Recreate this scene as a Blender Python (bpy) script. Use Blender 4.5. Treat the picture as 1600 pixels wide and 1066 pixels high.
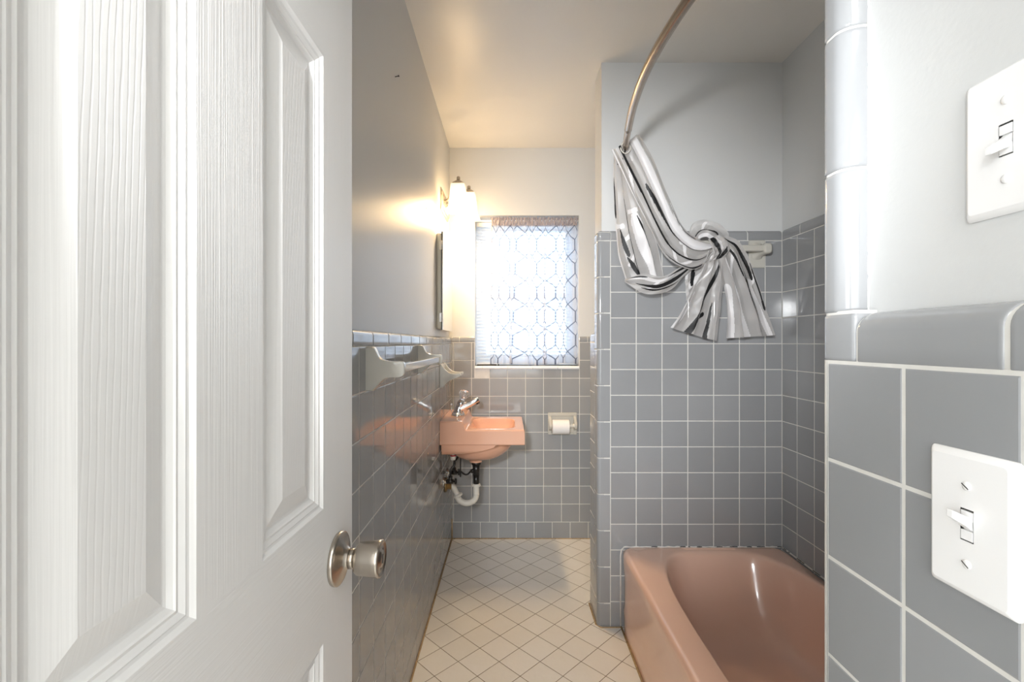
import bpy, math, random
from mathutils import Vector, Matrix
random.seed(7)
PI = math.pi
for o in list(bpy.data.objects):
    bpy.data.objects.remove(o)
SC = bpy.context.scene
COL = SC.collection

# ------------------------------------------------------------------ camera, world, lights, exposure
F = 730.0                      # focal length in photograph pixels (1600 wide)
EYE = 1.196
cam_d = bpy.data.cameras.new('camera')
cam = bpy.data.objects.new('camera', cam_d)
COL.objects.link(cam)
cam.location = (0, 0, EYE)
cam.rotation_euler = (PI / 2, 0, 0)
cam_d.sensor_width = 36
cam_d.lens = F / 1600 * 36
cam_d.shift_x = 5 / 1600
cam_d.shift_y = 2 / 1600
cam_d.clip_start = 0.02
SC.camera = cam
SC.view_settings.view_transform = 'Standard'
SC.view_settings.look = 'None'
SC.view_settings.exposure = 0.72
SC.view_settings.gamma = 1
SC.view_settings.use_curve_mapping = False
SC.cycles.max_bounces = 12
SC.cycles.diffuse_bounces = 6
SC.cycles.glossy_bounces = 5
SC.cycles.transparent_max_bounces = 24
SC.cycles.sample_clamp_indirect = 6

world = bpy.data.worlds.new('world')
SC.world = world
world.use_nodes = True
bg = world.node_tree.nodes['Background']
bg.inputs[0].default_value = (0.66, 0.83, 1.0, 1)
bg.inputs[1].default_value = 2.3


def area(name, loc, rot, sx, sy, power, color, portal=False):
    d = bpy.data.lights.new(name, 'AREA')
    d.shape = 'RECTANGLE'
    d.size = sx
    d.size_y = sy
    d.energy = power
    d.color = color
    o = bpy.data.objects.new(name, d)
    COL.objects.link(o)
    o.location = loc
    o.rotation_euler = rot
    if portal:
        d.cycles.is_portal = True
    return o


area('window_portal', (0.111, 3.09, 1.51), (-PI / 2, 0, 0), 0.64, 0.94, 1, (1, 1, 1), True)
# fill panels added out of view in the hall to brighten the room
area('hall_fill_top', (0.10, -0.75, 2.34), (0.25, 0, 0), 0.5, 0.5, 6, (1.0, 0.98, 0.95))  # added overhead fill, not a known ceiling lamp
area('hall_fill_back', (-0.05, -1.5, 1.45), (PI / 2, 0, 0), 1.2, 1.5, 15, (0.97, 0.99, 1.0))  # added broad fill aimed through the doorway, not real daylight
area('hall_fill_left', (-0.95, -0.95, 1.25), (PI / 2, 0, -0.80), 0.7, 1.2, 8.5, (0.95, 0.985, 1.0))  # added side fill for the switch wall; no hall window is known
# the photographer's flash head in the doorway, zoomed into the room
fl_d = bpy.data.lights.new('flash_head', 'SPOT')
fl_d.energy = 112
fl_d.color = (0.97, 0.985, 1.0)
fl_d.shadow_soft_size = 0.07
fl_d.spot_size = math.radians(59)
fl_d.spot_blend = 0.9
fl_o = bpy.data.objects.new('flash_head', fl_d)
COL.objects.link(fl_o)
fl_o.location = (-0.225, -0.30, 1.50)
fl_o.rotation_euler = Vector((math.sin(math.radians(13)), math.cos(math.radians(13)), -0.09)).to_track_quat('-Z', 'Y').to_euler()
LAMP_W = 8
LAMP_C = (1.0, 0.70, 0.38)


# ------------------------------------------------------------------ materials
def new_mat(name):
    m = bpy.data.materials.new(name)
    m.use_nodes = True
    nt = m.node_tree
    return m, nt, nt.nodes['Principled BSDF']


def nd(nt, t, **kw):
    n = nt.nodes.new(t)
    for k, v in kw.items():
        setattr(n, k, v)
    return n


def setin(b, **kw):
    for k, v in kw.items():
        k = k.replace('_', ' ')
        b.inputs[k].default_value = v


def mathn(nt, op, a, b=None, c=None, clamp=False):
    n = nd(nt, 'ShaderNodeMath', operation=op)
    n.use_clamp = clamp
    for i, v in enumerate((a, b, c)):
        if v is None:
            continue
        if hasattr(v, 'default_value') or hasattr(v, 'is_linked'):
            nt.links.new(v, n.inputs[i])
        else:
            n.inputs[i].default_value = v
    return n.outputs[0]


def noisy(name, col, rough, spec=0.5, nscale=8, cvar=0.04, bump=0.0, bscale=60, metal=0.0, coat=0.0, rvar=0.0, stretch=None, bdist=0.001):
    m, nt, b = new_mat(name)
    setin(b, Roughness=rough, Metallic=metal)
    b.inputs['Specular IOR Level'].default_value = spec
    b.inputs['Coat Weight'].default_value = coat
    b.inputs['Coat Roughness'].default_value = 0.05
    tc = nd(nt, 'ShaderNodeTexCoord')
    mp = nd(nt, 'ShaderNodeMapping')
    nt.links.new(tc.outputs['Object'], mp.inputs[0])
    if stretch:
        mp.inputs['Scale'].default_value = stretch
    n = nd(nt, 'ShaderNodeTexNoise')
    n.inputs['Scale'].default_value = nscale
    n.inputs['Detail'].default_value = 6
    nt.links.new(mp.outputs[0], n.inputs[0])
    r = nd(nt, 'ShaderNodeMix', data_type='RGBA')
    nt.links.new(n.outputs[0], r.inputs[0])
    r.inputs[6].default_value = (*[max(0, c * (1 - cvar)) for c in col], 1)
    r.inputs[7].default_value = (*[min(1, c * (1 + cvar)) for c in col], 1)
    nt.links.new(r.outputs[2], b.inputs['Base Color'])
    if rvar:
        v = mathn(nt, 'MULTIPLY_ADD', n.outputs[0], rvar, rough - rvar / 2)
        nt.links.new(v, b.inputs['Roughness'])
    if bump:
        n2 = nd(nt, 'ShaderNodeTexNoise')
        n2.inputs['Scale'].default_value = bscale
        n2.inputs['Detail'].default_value = 4
        nt.links.new(mp.outputs[0], n2.inputs[0])
        bp = nd(nt, 'ShaderNodeBump')
        bp.inputs['Strength'].default_value = bump
        bp.inputs['Distance'].default_value = bdist
        nt.links.new(n2.outputs[0], bp.inputs['Height'])
        nt.links.new(bp.outputs[0], b.inputs['Normal'])
    return m


def tile_material(name, col):
    """glazed tile: every tile (mesh island) gets its own slight tone"""
    m, nt, b = new_mat(name)
    setin(b, Roughness=0.07)
    b.inputs['Specular IOR Level'].default_value = 0.6
    g = nd(nt, 'ShaderNodeNewGeometry')
    tc = nd(nt, 'ShaderNodeTexCoord')
    n = nd(nt, 'ShaderNodeTexNoise')
    n.inputs['Scale'].default_value = 5
    n.inputs['Detail'].default_value = 5
    nt.links.new(tc.outputs['Object'], n.inputs[0])
    v = mathn(nt, 'MULTIPLY_ADD', g.outputs['Random Per Island'], 0.10, 0.90)
    v2 = mathn(nt, 'MULTIPLY_ADD', n.outputs[0], 0.16, v)
    mx = nd(nt, 'ShaderNodeMix', data_type='RGBA', blend_type='MULTIPLY')
    mx.inputs[0].default_value = 1
    mx.inputs[6].default_value = (*col, 1)
    cc = nd(nt, 'ShaderNodeCombineColor')
    for i in range(3):
        nt.links.new(v2, cc.inputs[i])
    nt.links.new(cc.outputs[0], mx.inputs[7])
    nt.links.new(mx.outputs[2], b.inputs['Base Color'])
    n3 = nd(nt, 'ShaderNodeTexNoise')
    n3.inputs['Scale'].default_value = 14
    n3.inputs['Detail'].default_value = 1
    nt.links.new(tc.outputs['Object'], n3.inputs[0])
    bp = nd(nt, 'ShaderNodeBump')
    bp.inputs['Strength'].default_value = 0.12
    bp.inputs['Distance'].default_value = 0.002
    nt.links.new(n3.outputs[0], bp.inputs['Height'])
    nt.links.new(bp.outputs[0], b.inputs['Normal'])
    return m


def grain_material(name, axis):
    """white door skin with pressed wood grain. axis: 'v' upright, 'h' along the rail, 'c' cathedral"""
    m, nt, b = new_mat(name)
    setin(b, Roughness=0.38)
    b.inputs['Base Color'].default_value = (0.80, 0.795, 0.785, 1)
    tc = nd(nt, 'ShaderNodeTexCoord')
    mp = nd(nt, 'ShaderNodeMapping')
    nt.links.new(tc.outputs['Object'], mp.inputs[0])
    bp = nd(nt, 'ShaderNodeBump')
    bp.inputs['Distance'].default_value = 0.001
    if axis == 'c':
        mp.inputs['Scale'].default_value = (1, 9.0, 1.0)
        w = nd(nt, 'ShaderNodeTexWave', wave_type='RINGS', rings_direction='X')
        mp.inputs['Location'].default_value = (0, 0.35, -0.3)
        w.inputs['Scale'].default_value = 7
        w.inputs['Distortion'].default_value = 3.5
        w.inputs['Detail'].default_value = 4
        w.inputs['Detail Scale'].default_value = 1.5
        nt.links.new(mp.outputs[0], w.inputs[0])
        cr = nd(nt, 'ShaderNodeValToRGB')
        cr.color_ramp.elements[0].position = 0.0
        cr.color_ramp.elements[1].position = 0.28
        nt.links.new(w.outputs['Fac'], cr.inputs[0])
        nt.links.new(cr.outputs[0], bp.inputs['Height'])
        bp.inputs['Strength'].default_value = 0.09
    else:
        mp.inputs['Scale'].default_value = (60, 380, 5) if axis == 'v' else (60, 5, 300)
        n = nd(nt, 'ShaderNodeTexNoise')
        n.inputs['Scale'].default_value = 1.0
        n.inputs['Detail'].default_value = 2
        nt.links.new(mp.outputs[0], n.inputs[0])
        nt.links.new(n.outputs[0], bp.inputs['Height'])
        bp.inputs['Strength'].default_value = 0.35 if axis == 'v' else 0.7
        bp.inputs['Distance'].default_value = 0.0008
    nt.links.new(bp.outputs[0], b.inputs['Normal'])
    return m


def floor_material():
    m, nt, b = new_mat('floor_diamond_tile')
    P, A0, B0 = 0.1085, 1.4287, 1.1543
    g = nd(nt, 'ShaderNodeNewGeometry')
    sp = nd(nt, 'ShaderNodeSeparateXYZ')
    nt.links.new(g.outputs['Position'], sp.inputs[0])
    s = 1 / math.sqrt(2)
    a = mathn(nt, 'MULTIPLY', mathn(nt, 'ADD', sp.outputs[0], sp.outputs[1]), s)
    c = mathn(nt, 'MULTIPLY', mathn(nt, 'SUBTRACT', sp.outputs[1], sp.outputs[0]), s)
    us = mathn(nt, 'DIVIDE', mathn(nt, 'SUBTRACT', a, A0 - 40 * P), P)
    vs = mathn(nt, 'DIVIDE', mathn(nt, 'SUBTRACT', c, B0 - 40 * P), P)
    d = []
    for x in (us, vs):
        fr = mathn(nt, 'FRACT', x)
        d.append(mathn(nt, 'SUBTRACT', 0.5, mathn(nt, 'ABSOLUTE', mathn(nt, 'SUBTRACT', fr, 0.5))))
    dist = mathn(nt, 'MINIMUM', d[0], d[1])          # 0 on the joint
    grout = mathn(nt, 'LESS_THAN', dist, 0.0105)
    wn = nd(nt, 'ShaderNodeTexWhiteNoise', noise_dimensions='2D')
    cx = nd(nt, 'ShaderNodeCombineXYZ')
    nt.links.new(mathn(nt, 'FLOOR', us), cx.inputs[0])
    nt.links.new(mathn(nt, 'FLOOR', vs), cx.inputs[1])
    nt.links.new(cx.outputs[0], wn.inputs[0])
    n = nd(nt, 'ShaderNodeTexNoise')
    n.inputs['Scale'].default_value = 22
    n.inputs['Detail'].default_value = 5
    nt.links.new(g.outputs['Position'], n.inputs[0])
    t1 = nd(nt, 'ShaderNodeMix', data_type='RGBA')
    nt.links.new(mathn(nt, 'MULTIPLY_ADD', wn.outputs[0], 0.5, mathn(nt, 'MULTIPLY', n.outputs[0], 0.5)), t1.inputs[0])
    t1.inputs[6].default_value = (0.78, 0.75, 0.69, 1)
    t1.inputs[7].default_value = (0.86, 0.84, 0.80, 1)
    t2 = nd(nt, 'ShaderNodeMix', data_type='RGBA')
    nt.links.new(grout, t2.inputs[0])
    nt.links.new(t1.outputs[2], t2.inputs[6])
    t2.inputs[7].default_value = (0.16, 0.115, 0.075, 1)
    nt.links.new(t2.outputs[2], b.inputs['Base Color'])
    nt.links.new(mathn(nt, 'MULTIPLY_ADD', grout, 0.5, 0.30), b.inputs['Roughness'])
    h = mathn(nt, 'MULTIPLY', mathn(nt, 'MINIMUM', dist, 0.025), 40)
    n2 = nd(nt, 'ShaderNodeTexNoise')
    n2.inputs['Scale'].default_value = 55
    n2.inputs['Detail'].default_value = 2
    nt.links.new(g.outputs['Position'], n2.inputs[0])
    hh = mathn(nt, 'MULTIPLY_ADD', n2.outputs[0], 0.7, h)
    bp = nd(nt, 'ShaderNodeBump')
    bp.inputs['Strength'].default_value = 0.5
    bp.inputs['Distance'].default_value = 0.0016
    nt.links.new(hh, bp.inputs['Height'])
    nt.links.new(bp.outputs[0], b.inputs['Normal'])
    return m


def translucent_mat(name, col, alpha, trans=0.5, rough=0.3, gloss=0.08, pattern=None):
    """thin sheet: part see-through, part diffusing, a little shine"""
    m = bpy.data.materials.new(name)
    m.use_nodes = True
    nt = m.node_tree
    nt.nodes.clear()
    out = nd(nt, 'ShaderNodeOutputMaterial')
    df = nd(nt, 'ShaderNodeBsdfDiffuse')
    tr = nd(nt, 'ShaderNodeBsdfTranslucent')
    tp = nd(nt, 'ShaderNodeBsdfTransparent')
    gl = nd(nt, 'ShaderNodeBsdfGlossy')
    gl.inputs['Roughness'].default_value = rough
    n = nd(nt, 'ShaderNodeTexNoise')
    n.inputs['Scale'].default_value = 14
    cm = nd(nt, 'ShaderNodeMix', data_type='RGBA')
    nt.links.new(n.outputs[0], cm.inputs[0])
    cm.inputs[6].default_value = (*[c * 0.95 for c in col], 1)
    cm.inputs[7].default_value = (*col, 1)
    csock = cm.outputs[2]
    asock = None
    if pattern:
        csock, asock = pattern(nt, csock, alpha)
    nt.links.new(csock, df.inputs[0])
    nt.links.new(csock, tr.inputs[0])
    m1 = nd(nt, 'ShaderNodeMixShader')
    m1.inputs[0].default_value = trans
    nt.links.new(df.outputs[0], m1.inputs[1])
    nt.links.new(tr.outputs[0], m1.inputs[2])
    m2 = nd(nt, 'ShaderNodeMixShader')
    m2.inputs[0].default_value = gloss
    nt.links.new(m1.outputs[0], m2.inputs[1])
    nt.links.new(gl.outputs[0], m2.inputs[2])
    m3 = nd(nt, 'ShaderNodeMixShader')
    m3.inputs[0].default_value = alpha
    if asock is not None:
        nt.links.new(asock, m3.inputs[0])
    nt.links.new(tp.outputs[0], m3.inputs[1])
    nt.links.new(m2.outputs[0], m3.inputs[2])
    nt.links.new(m3.outputs[0], out.inputs[0])
    return m


def lattice(nt, csock, alpha):
    uv = nd(nt, 'ShaderNodeUVMap', uv_map='UVMap')
    sp = nd(nt, 'ShaderNodeSeparateXYZ')
    nt.links.new(uv.outputs[0], sp.inputs[0])
    tri = mathn(nt, 'MULTIPLY', mathn(nt, 'ABSOLUTE', mathn(nt, 'SUBTRACT', mathn(nt, 'FRACT', mathn(nt, 'DIVIDE', sp.outputs[1], 0.30)), 0.5)), 2)
    c = mathn(nt, 'DIVIDE', mathn(nt, 'SUBTRACT', tri, 0.20), 0.60, clamp=True)
    a = mathn(nt, 'MULTIPLY', mathn(nt, 'ABSOLUTE', mathn(nt, 'SUBTRACT', mathn(nt, 'FRACT', mathn(nt, 'DIVIDE', sp.outputs[0], 0.17)), 0.5)), 2)
    a2 = a
    l1 = mathn(nt, 'LESS_THAN', mathn(nt, 'ABSOLUTE', mathn(nt, 'SUBTRACT', a2, c)), 0.05)
    c3 = mathn(nt, 'SUBTRACT', 1, c)
    l2 = mathn(nt, 'LESS_THAN', mathn(nt, 'ABSOLUTE', mathn(nt, 'SUBTRACT', a2, c3)), 0.05)
    l = mathn(nt, 'MAXIMUM', l1, l2)
    hem = mathn(nt, 'LESS_THAN', sp.outputs[1], 0.052)
    mx = nd(nt, 'ShaderNodeMix', data_type='RGBA')
    nt.links.new(l, mx.inputs[0])
    nt.links.new(csock, mx.inputs[6])
    mx.inputs[7].default_value = (0.16, 0.17, 0.22, 1)
    al = mathn(nt, 'MULTIPLY_ADD', l, 0.36, mathn(nt, 'MULTIPLY_ADD', hem, 0.2, alpha), clamp=True)
    return mx.outputs[2], al


M = {}
TILE = (0.292, 0.300, 0.310)
M['tile'] = tile_material('grey_wall_tile', TILE)
M['grout'] = noisy('white_grout', (0.66, 0.65, 0.62), 0.8, 0.2, 30, 0.15)
M['paint'] = noisy('pale_grey_wall_paint', (0.63, 0.64, 0.64), 0.36, 0.28, 3, 0.02, 0.25, 180, bdist=0.0008)
M['ceil'] = noisy('ceiling_paint', (0.80, 0.785, 0.75), 0.30, 0.45, 3, 0.03, 0.25, 120, bdist=0.0008)
M['hallpaint'] = noisy('hall_white_paint', (0.8, 0.8, 0.79), 0.6)
M['floor'] = floor_material()
M['grain_v'] = grain_material('door_grain_upright', 'v')
M['grain_h'] = grain_material('door_grain_rail', 'h')
M['grain_c'] = grain_material('door_grain_panel', 'c')
M['mold'] = noisy('door_moulding_white', (0.80, 0.795, 0.785), 0.35)
M['tub'] = noisy('pink_enamel', (0.78, 0.52, 0.41), 0.14, 0.5, 4, 0.05, coat=0.3, rvar=0.06)
M['sink'] = noisy('peach_pink_china', (0.75, 0.42, 0.29), 0.12, 0.5, 5, 0.04, coat=0.4)
M['chrome'] = noisy('chrome', (0.75, 0.76, 0.78), 0.07, 0.5, 20, 0.05, metal=1.0)
M['nickel'] = noisy('brushed_nickel', (0.50, 0.45, 0.39), 0.27, 0.5, 30, 0.1, bump=0.25, bscale=1, metal=1.0, stretch=(500, 30, 30), bdist=0.0003)
M['rod'] = noisy('rod_bronze_nickel', (0.42, 0.36, 0.30), 0.25, 0.5, 20, 0.1, metal=1.0)
M['ceramic'] = noisy('almond_grey_ceramic', (0.53, 0.515, 0.465), 0.13, 0.5, 10, 0.05, coat=0.3)
M['plate'] = noisy('white_switch_plastic', (0.86, 0.86, 0.86), 0.22, 0.5, 10, 0.01)
M['pvc'] = noisy('white_pvc', (0.72, 0.70, 0.64), 0.35, 0.5, 20, 0.08)
M['black'] = noisy('black_rubber', (0.015, 0.014, 0.013), 0.3, 0.5, 20, 0.2)
M['dark'] = noisy('slot_shade_and_dark_parts', (0.05, 0.045, 0.04), 0.6)  # shade coloured into slots and gaps; also dark stick, nails, caulk specks
M['brass'] = noisy('tarnished_brass', (0.32, 0.22, 0.10), 0.4, 0.5, 40, 0.3, metal=1.0)
M['redplastic'] = noisy('red_plastic', (0.5, 0.03, 0.03), 0.4)
M['paper'] = noisy('toilet_paper', (0.85, 0.83, 0.82), 0.9, 0.1, 60, 0.03, 0.4, 300)
M['frame'] = noisy('white_window_frame', (0.8, 0.82, 0.84), 0.4)
M['mirror'] = noisy('mirror_glass', (0.85, 0.86, 0.86), 0.02, 0.5, 5, 0.01, metal=1.0)
M['cream'] = noisy('cream_enamel', (0.68, 0.64, 0.54), 0.3)
M['blind'] = translucent_mat('white_blind_slat', (0.85, 0.90, 0.96), 1.0, 0.45, 0.3, 0.05)
M['sheer'] = translucent_mat('sheer_voile', (0.90, 0.90, 0.95), 0.40, 0.6, 0.6, 0.0, lattice)
M['header'] = translucent_mat('curtain_header_cloth', (0.62, 0.54, 0.52), 0.88, 0.4, 0.6, 0.0)
M['peva'] = translucent_mat('clear_frosted_vinyl', (0.72, 0.70, 0.69), 0.64, 0.35, 0.35, 0.035)
M['peva_black'] = noisy('black_print_on_vinyl', (0.012, 0.012, 0.013), 0.5, 0.3)
M['peva_white'] = translucent_mat('white_print_on_vinyl', (0.86, 0.85, 0.86), 0.97, 0.2, 0.35, 0.03)
M['caulk'] = noisy('stained_caulk', (0.42, 0.30, 0.17), 0.7, 0.3, 60, 0.6)
M['whitecaulk'] = noisy('white_caulk', (0.72, 0.69, 0.66), 0.6, 0.3, 60, 0.2)

m, nt, b = new_mat('window_glass')
setin(b, Roughness=0.02)
b.inputs['Base Color'].default_value = (1, 1, 1, 1)
b.inputs['Alpha'].default_value = 0.08
M['glass'] = m
m, nt, b = new_mat('crystal_acrylic')
setin(b, Roughness=0.02, IOR=1.5)
b.inputs['Base Color'].default_value = (0.97, 0.97, 0.98, 1)
b.inputs['Transmission Weight'].default_value = 0.9
M['crystal'] = m
# lit frosted lamp glass
m, nt, b = new_mat('lit_frosted_glass')
setin(b, Roughness=0.35)
b.inputs['Base Color'].default_value = (0.80, 0.74, 0.64, 1)
b.inputs['Emission Color'].default_value = (1.0, 0.80, 0.55, 1)
b.inputs['Emission Strength'].default_value = 0.4
b.inputs['Alpha'].default_value = 0.62
M['shade'] = m
m, nt, b = new_mat('lit_bulb')
b.inputs['Emission Color'].default_value = (1.0, 0.82, 0.58, 1)
b.inputs['Emission Strength'].default_value = 3
M['bulb'] = m


# ------------------------------------------------------------------ mesh helpers
class MB:
    def __init__(s):
        s.v = []; s.f = []; s.m = []; s.s = []; s.mats = []; s.uv = {}

    def mi(s, mat):
        if mat not in s.mats:
            s.mats.append(mat)
        return s.mats.index(mat)

    def verts(s, pts):
        n = len(s.v)
        s.v += [tuple(p) for p in pts]
        return list(range(n, n + len(pts)))

    def face(s, idx, mat, smooth=False):
        s.f.append(list(idx)); s.m.append(s.mi(mat)); s.s.append(smooth)

    def quad(s, a, b, c, d, mat):
        s.face(s.verts([a, b, c, d]), mat)

    def box(s, lo, hi, mat):
        x0, y0, z0 = lo; x1, y1, z1 = hi
        i = s.verts([(x0, y0, z0), (x1, y0, z0), (x1, y1, z0), (x0, y1, z0), (x0, y0, z1), (x1, y0, z1), (x1, y1, z1), (x0, y1, z1)])
        for q in ((0, 3, 2, 1), (4, 5, 6, 7), (0, 1, 5, 4), (1, 2, 6, 5), (2, 3, 7, 6), (3, 0, 4, 7)):
            s.face([i[k] for k in q], mat)

    def grid(s, pts, mat, smooth=True, cu=False, cv=False, matf=None, uvs=None):
        """pts[i][j]; cu closes i, cv closes j"""
        R, C = len(pts), len(pts[0])
        idx = [s.verts(r) for r in pts]
        if uvs:
            for i in range(R):
                for j in range(C):
                    s.uv[idx[i][j]] = uvs[i][j]
        for i in range(R if cu else R - 1):
            for j in range(C if cv else C - 1):
                i2, j2 = (i + 1) % R, (j + 1) % C
                mt = matf(i, j) if matf else mat
                s.face([idx[i][j], idx[i][j2], idx[i2][j2], idx[i2][j]], mt, smooth)
        return idx

    def lathe(s, prof, org, axis, mat, n=32, cap0=True, cap1=True, smooth=True, sq=1.0):
        ax = Vector(axis).normalized()
        t = Vector((0, 0, 1)) if abs(ax.z) < 0.9 else Vector((1, 0, 0))
        e1 = (t - ax * t.dot(ax)).normalized(); e2 = ax.cross(e1)
        O = Vector(org)
        pts = [[O + ax * h + (e1 * math.cos(2 * PI * k / n) + e2 * math.sin(2 * PI * k / n) * sq) * r for k in range(n)] for r, h in prof]
        idx = s.grid(pts, mat, smooth, cv=True)
        if cap0: s.face(idx[0][::-1], mat)
        if cap1: s.face(idx[-1], mat)

    def tube(s, path, r, mat, n=14, caps=True):
        P = [Vector(p) for p in path]
        rr = r if isinstance(r, (list, tuple)) else [r] * len(P)
        T = []
        for i in range(len(P)):
            d = (P[min(i + 1, len(P) - 1)] - P[max(i - 1, 0)])
            T.append(d.normalized())
        e = Vector((0, 0, 1)) if abs(T[0].z) < 0.9 else Vector((1, 0, 0))
        rows = []
        for i in range(len(P)):
            e = (e - T[i] * e.dot(T[i])).normalized()
            e2 = T[i].cross(e)
            rows.append([P[i] + (e * math.cos(2 * PI * k / n) + e2 * math.sin(2 * PI * k / n)) * rr[i] for k in range(n)])
        idx = s.grid(rows, mat, True, cv=True)
        if caps:
            s.face(idx[0][::-1], mat); s.face(idx[-1], mat)

    def extrude(s, poly, fn, a, b, mat, smooth=True, ends=True):
        """poly: list of 2D points (closed), fn(p, q, t) -> 3D"""
        rows = [[fn(p, q, t) for p, q in poly] for t in (a, b)]
        idx = s.grid(rows, mat, smooth, cv=True)
        if ends:
            s.face(idx[0][::-1], mat); s.face(idx[1], mat)

    def build(s, name, parent=None, loc=(0, 0, 0), bevel=0, subsurf=0, autos=None, recalc=True, solid=0):
        me = bpy.data.meshes.new(name)
        L = Vector(loc)
        me.from_pydata([Vector(v) - L for v in s.v], [], s.f)
        for mt in s.mats:
            me.materials.append(mt)
        me.polygons.foreach_set('material_index', s.m)
        me.polygons.foreach_set('use_smooth', s.s)
        if s.uv:
            uvl = me.uv_layers.new(name='UVMap')
            for lp in me.loops:
                uvl.data[lp.index].uv = s.uv.get(lp.vertex_index, (0, 0))
        if recalc:
            import bmesh
            bm = bmesh.new(); bm.from_mesh(me)
            bmesh.ops.recalc_face_normals(bm, faces=bm.faces[:])
            bm.to_mesh(me); bm.free()
        if autos is not None:
            me.polygons.foreach_set('use_smooth', [True] * len(me.polygons))
            me.set_sharp_from_angle(angle=math.radians(autos))
        me.update()
        o = bpy.data.objects.new(name, me)
        COL.objects.link(o)
        o.location = L
        if parent is not None:
            o.parent = parent
            o.location = L - Vector(parent.matrix_world.translation if parent.parent is None else WORLD[parent.name])
        WORLD[o.name] = L
        if bevel:
            md = o.modifiers.new('bevel', 'BEVEL'); md.width = bevel; md.segments = 3; md.limit_method = 'ANGLE'; md.angle_limit = math.radians(40)
            md.harden_normals = False
            me.polygons.foreach_set('use_smooth', [True] * len(me.polygons))
            me.set_sharp_from_angle(angle=math.radians(50))
        if solid:
            md = o.modifiers.new('thickness', 'SOLIDIFY'); md.thickness = solid; md.offset = 0
        if subsurf:
            md = o.modifiers.new('subsurf', 'SUBSURF'); md.levels = subsurf; md.render_levels = subsurf
        return o


WORLD = {}


def thing(name, label, cat, loc, group=None):
    o = bpy.data.objects.new(name, None)
    COL.objects.link(o)
    o.location = loc
    o.matrix_world = Matrix.Translation(Vector(loc))
    o.empty_display_size = 0.05
    WORLD[o.name] = Vector(loc)
    return tag(o, label, cat, group)


def tag(o, label, cat, group=None):
    o['label'] = label; o['category'] = cat
    if group: o['group'] = group
    return o


def struct(o, label=None, cat=None):
    o['kind'] = 'structure'
    if label: o['label'] = label
    if cat: o['category'] = cat
    return o


def sstep(a, b, x):
    t = max(0, min(1, (x - a) / (b - a)))
    return t * t * (3 - 2 * t)


def bez(pts, n):
    """Catmull-Rom through points, n samples"""
    P = [Vector(p) for p in pts]
    P = [P[0] * 2 - P[1]] + P + [P[-1] * 2 - P[-2]]
    segs = len(P) - 3
    out = []
    for k in range(n):
        t = k / (n - 1) * segs
        i = min(int(t), segs - 1); t -= i
        p0, p1, p2, p3 = P[i:i + 4]
        out.append(0.5 * ((2 * p1) + (p2 - p0) * t + (2 * p0 - 5 * p1 + 4 * p2 - p3) * t * t + (3 * p1 - p0 - 3 * p2 + p3) * t ** 3))
    return out


GAP = 0.0026


def tile_cells(mb, fn, cells, t=0.008, gap=GAP, b=0.0014):
    """fn(u, v, n) -> 3D; n measured outwards, tile faces end at n = 0"""
    g = gap / 2
    for u0, u1, v0, v1 in cells:
        if u1 - u0 < 0.006 or v1 - v0 < 0.006:
            continue
        r = [random.uniform(-0.00022, 0.00022) for _ in range(3)]
        U = (u0 + g, u1 - g); V = (v0 + g, v1 - g)
        def ring(ins, n, tilt):
            q = []
            for (a, c) in ((0, 0), (1, 0), (1, 1), (0, 1)):
                u = U[a] + (ins if a == 0 else -ins); v = V[c] + (ins if c == 0 else -ins)
                q.append(fn(u, v, n + (tilt * (r[0] + (a - .5) * r[1] + (c - .5) * r[2]))))
            return q
        rows = [ring(0, -t, 0), ring(0, -b, 0), ring(b * 0.45, -b * 0.35, 0.7), ring(b * 1.3, 0, 1)]
        idx = mb.grid(rows, M['tile'], False, cv=True)
        mb.face(idx[-1], M['tile'])


def cell_grid(us, vs, hole=None, skip=None):
    out = []
    for i in range(len(us) - 1):
        for j in range(len(vs) - 1):
            c = [us[i], us[i + 1], vs[j], vs[j + 1]]
            if hole:
                h = hole
                if c[1] > h[0] and c[0] < h[1] and c[3] > h[2] and c[2] < h[3]:
                    if c[0] < h[0] - 1e-4: c[1] = h[0]
                    elif c[1] > h[1] + 1e-4: c[0] = h[1]
                    elif c[2] < h[2] - 1e-4: c[3] = h[2]
                    else: continue
            out.append(c)
    return out


def steps(a, b, start, pitch):
    """all joints start + k*pitch strictly inside (a, b) plus both ends"""
    k = math.ceil((a + 0.004 - start) / pitch)
    xs = [a]
    while start + k * pitch < b - 0.004:
        xs.append(start + k * pitch); k += 1
    return xs + [b]


def cap_strip(mb, fn, us, v0, v1, back=0.022, gap=GAP, rad=None, off=0.0005):
    """bullnose row: cross-section flat from v0 then rolling back to n = -back at v1"""
    rad = rad or min(back, v1 - v0 - 0.004)
    prof = [(-0.006, v0 + gap / 2), (-0.0008, v0 + gap / 2), (0, v0 + gap / 2 + 0.001), (0, (v0 + v1 - rad) / 2)]
    for k in range(0, 9):
        a = k / 8 * PI / 2
        prof.append((-back + back * math.cos(a), v1 - rad + rad * math.sin(a)))
    prof = [(0 if False else n, v) for n, v in prof]
    g = gap / 2
    for i in range(len(us) - 1):
        rows = []
        a, b = us[i] + g, us[i + 1] - g
        for u, ins in ((a, 0.0018), (a + 0.0006, 0.0004), (a + 0.0016, 0), (a + 0.0045, 0), (b - 0.0045, 0), (b - 0.0016, 0), (b - 0.0006, 0.0004), (b, 0.0018)):
            rows.append([fn(u, v, n - ins) for n, v in prof])
        mb.grid(rows, M['tile'], True)
    rows = [[fn(u, v - 0.0006, n - off - 0.0004) for n, v in prof] for u in (us[0], us[-1])]
    mb.grid(rows, M['grout'], True)


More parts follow.
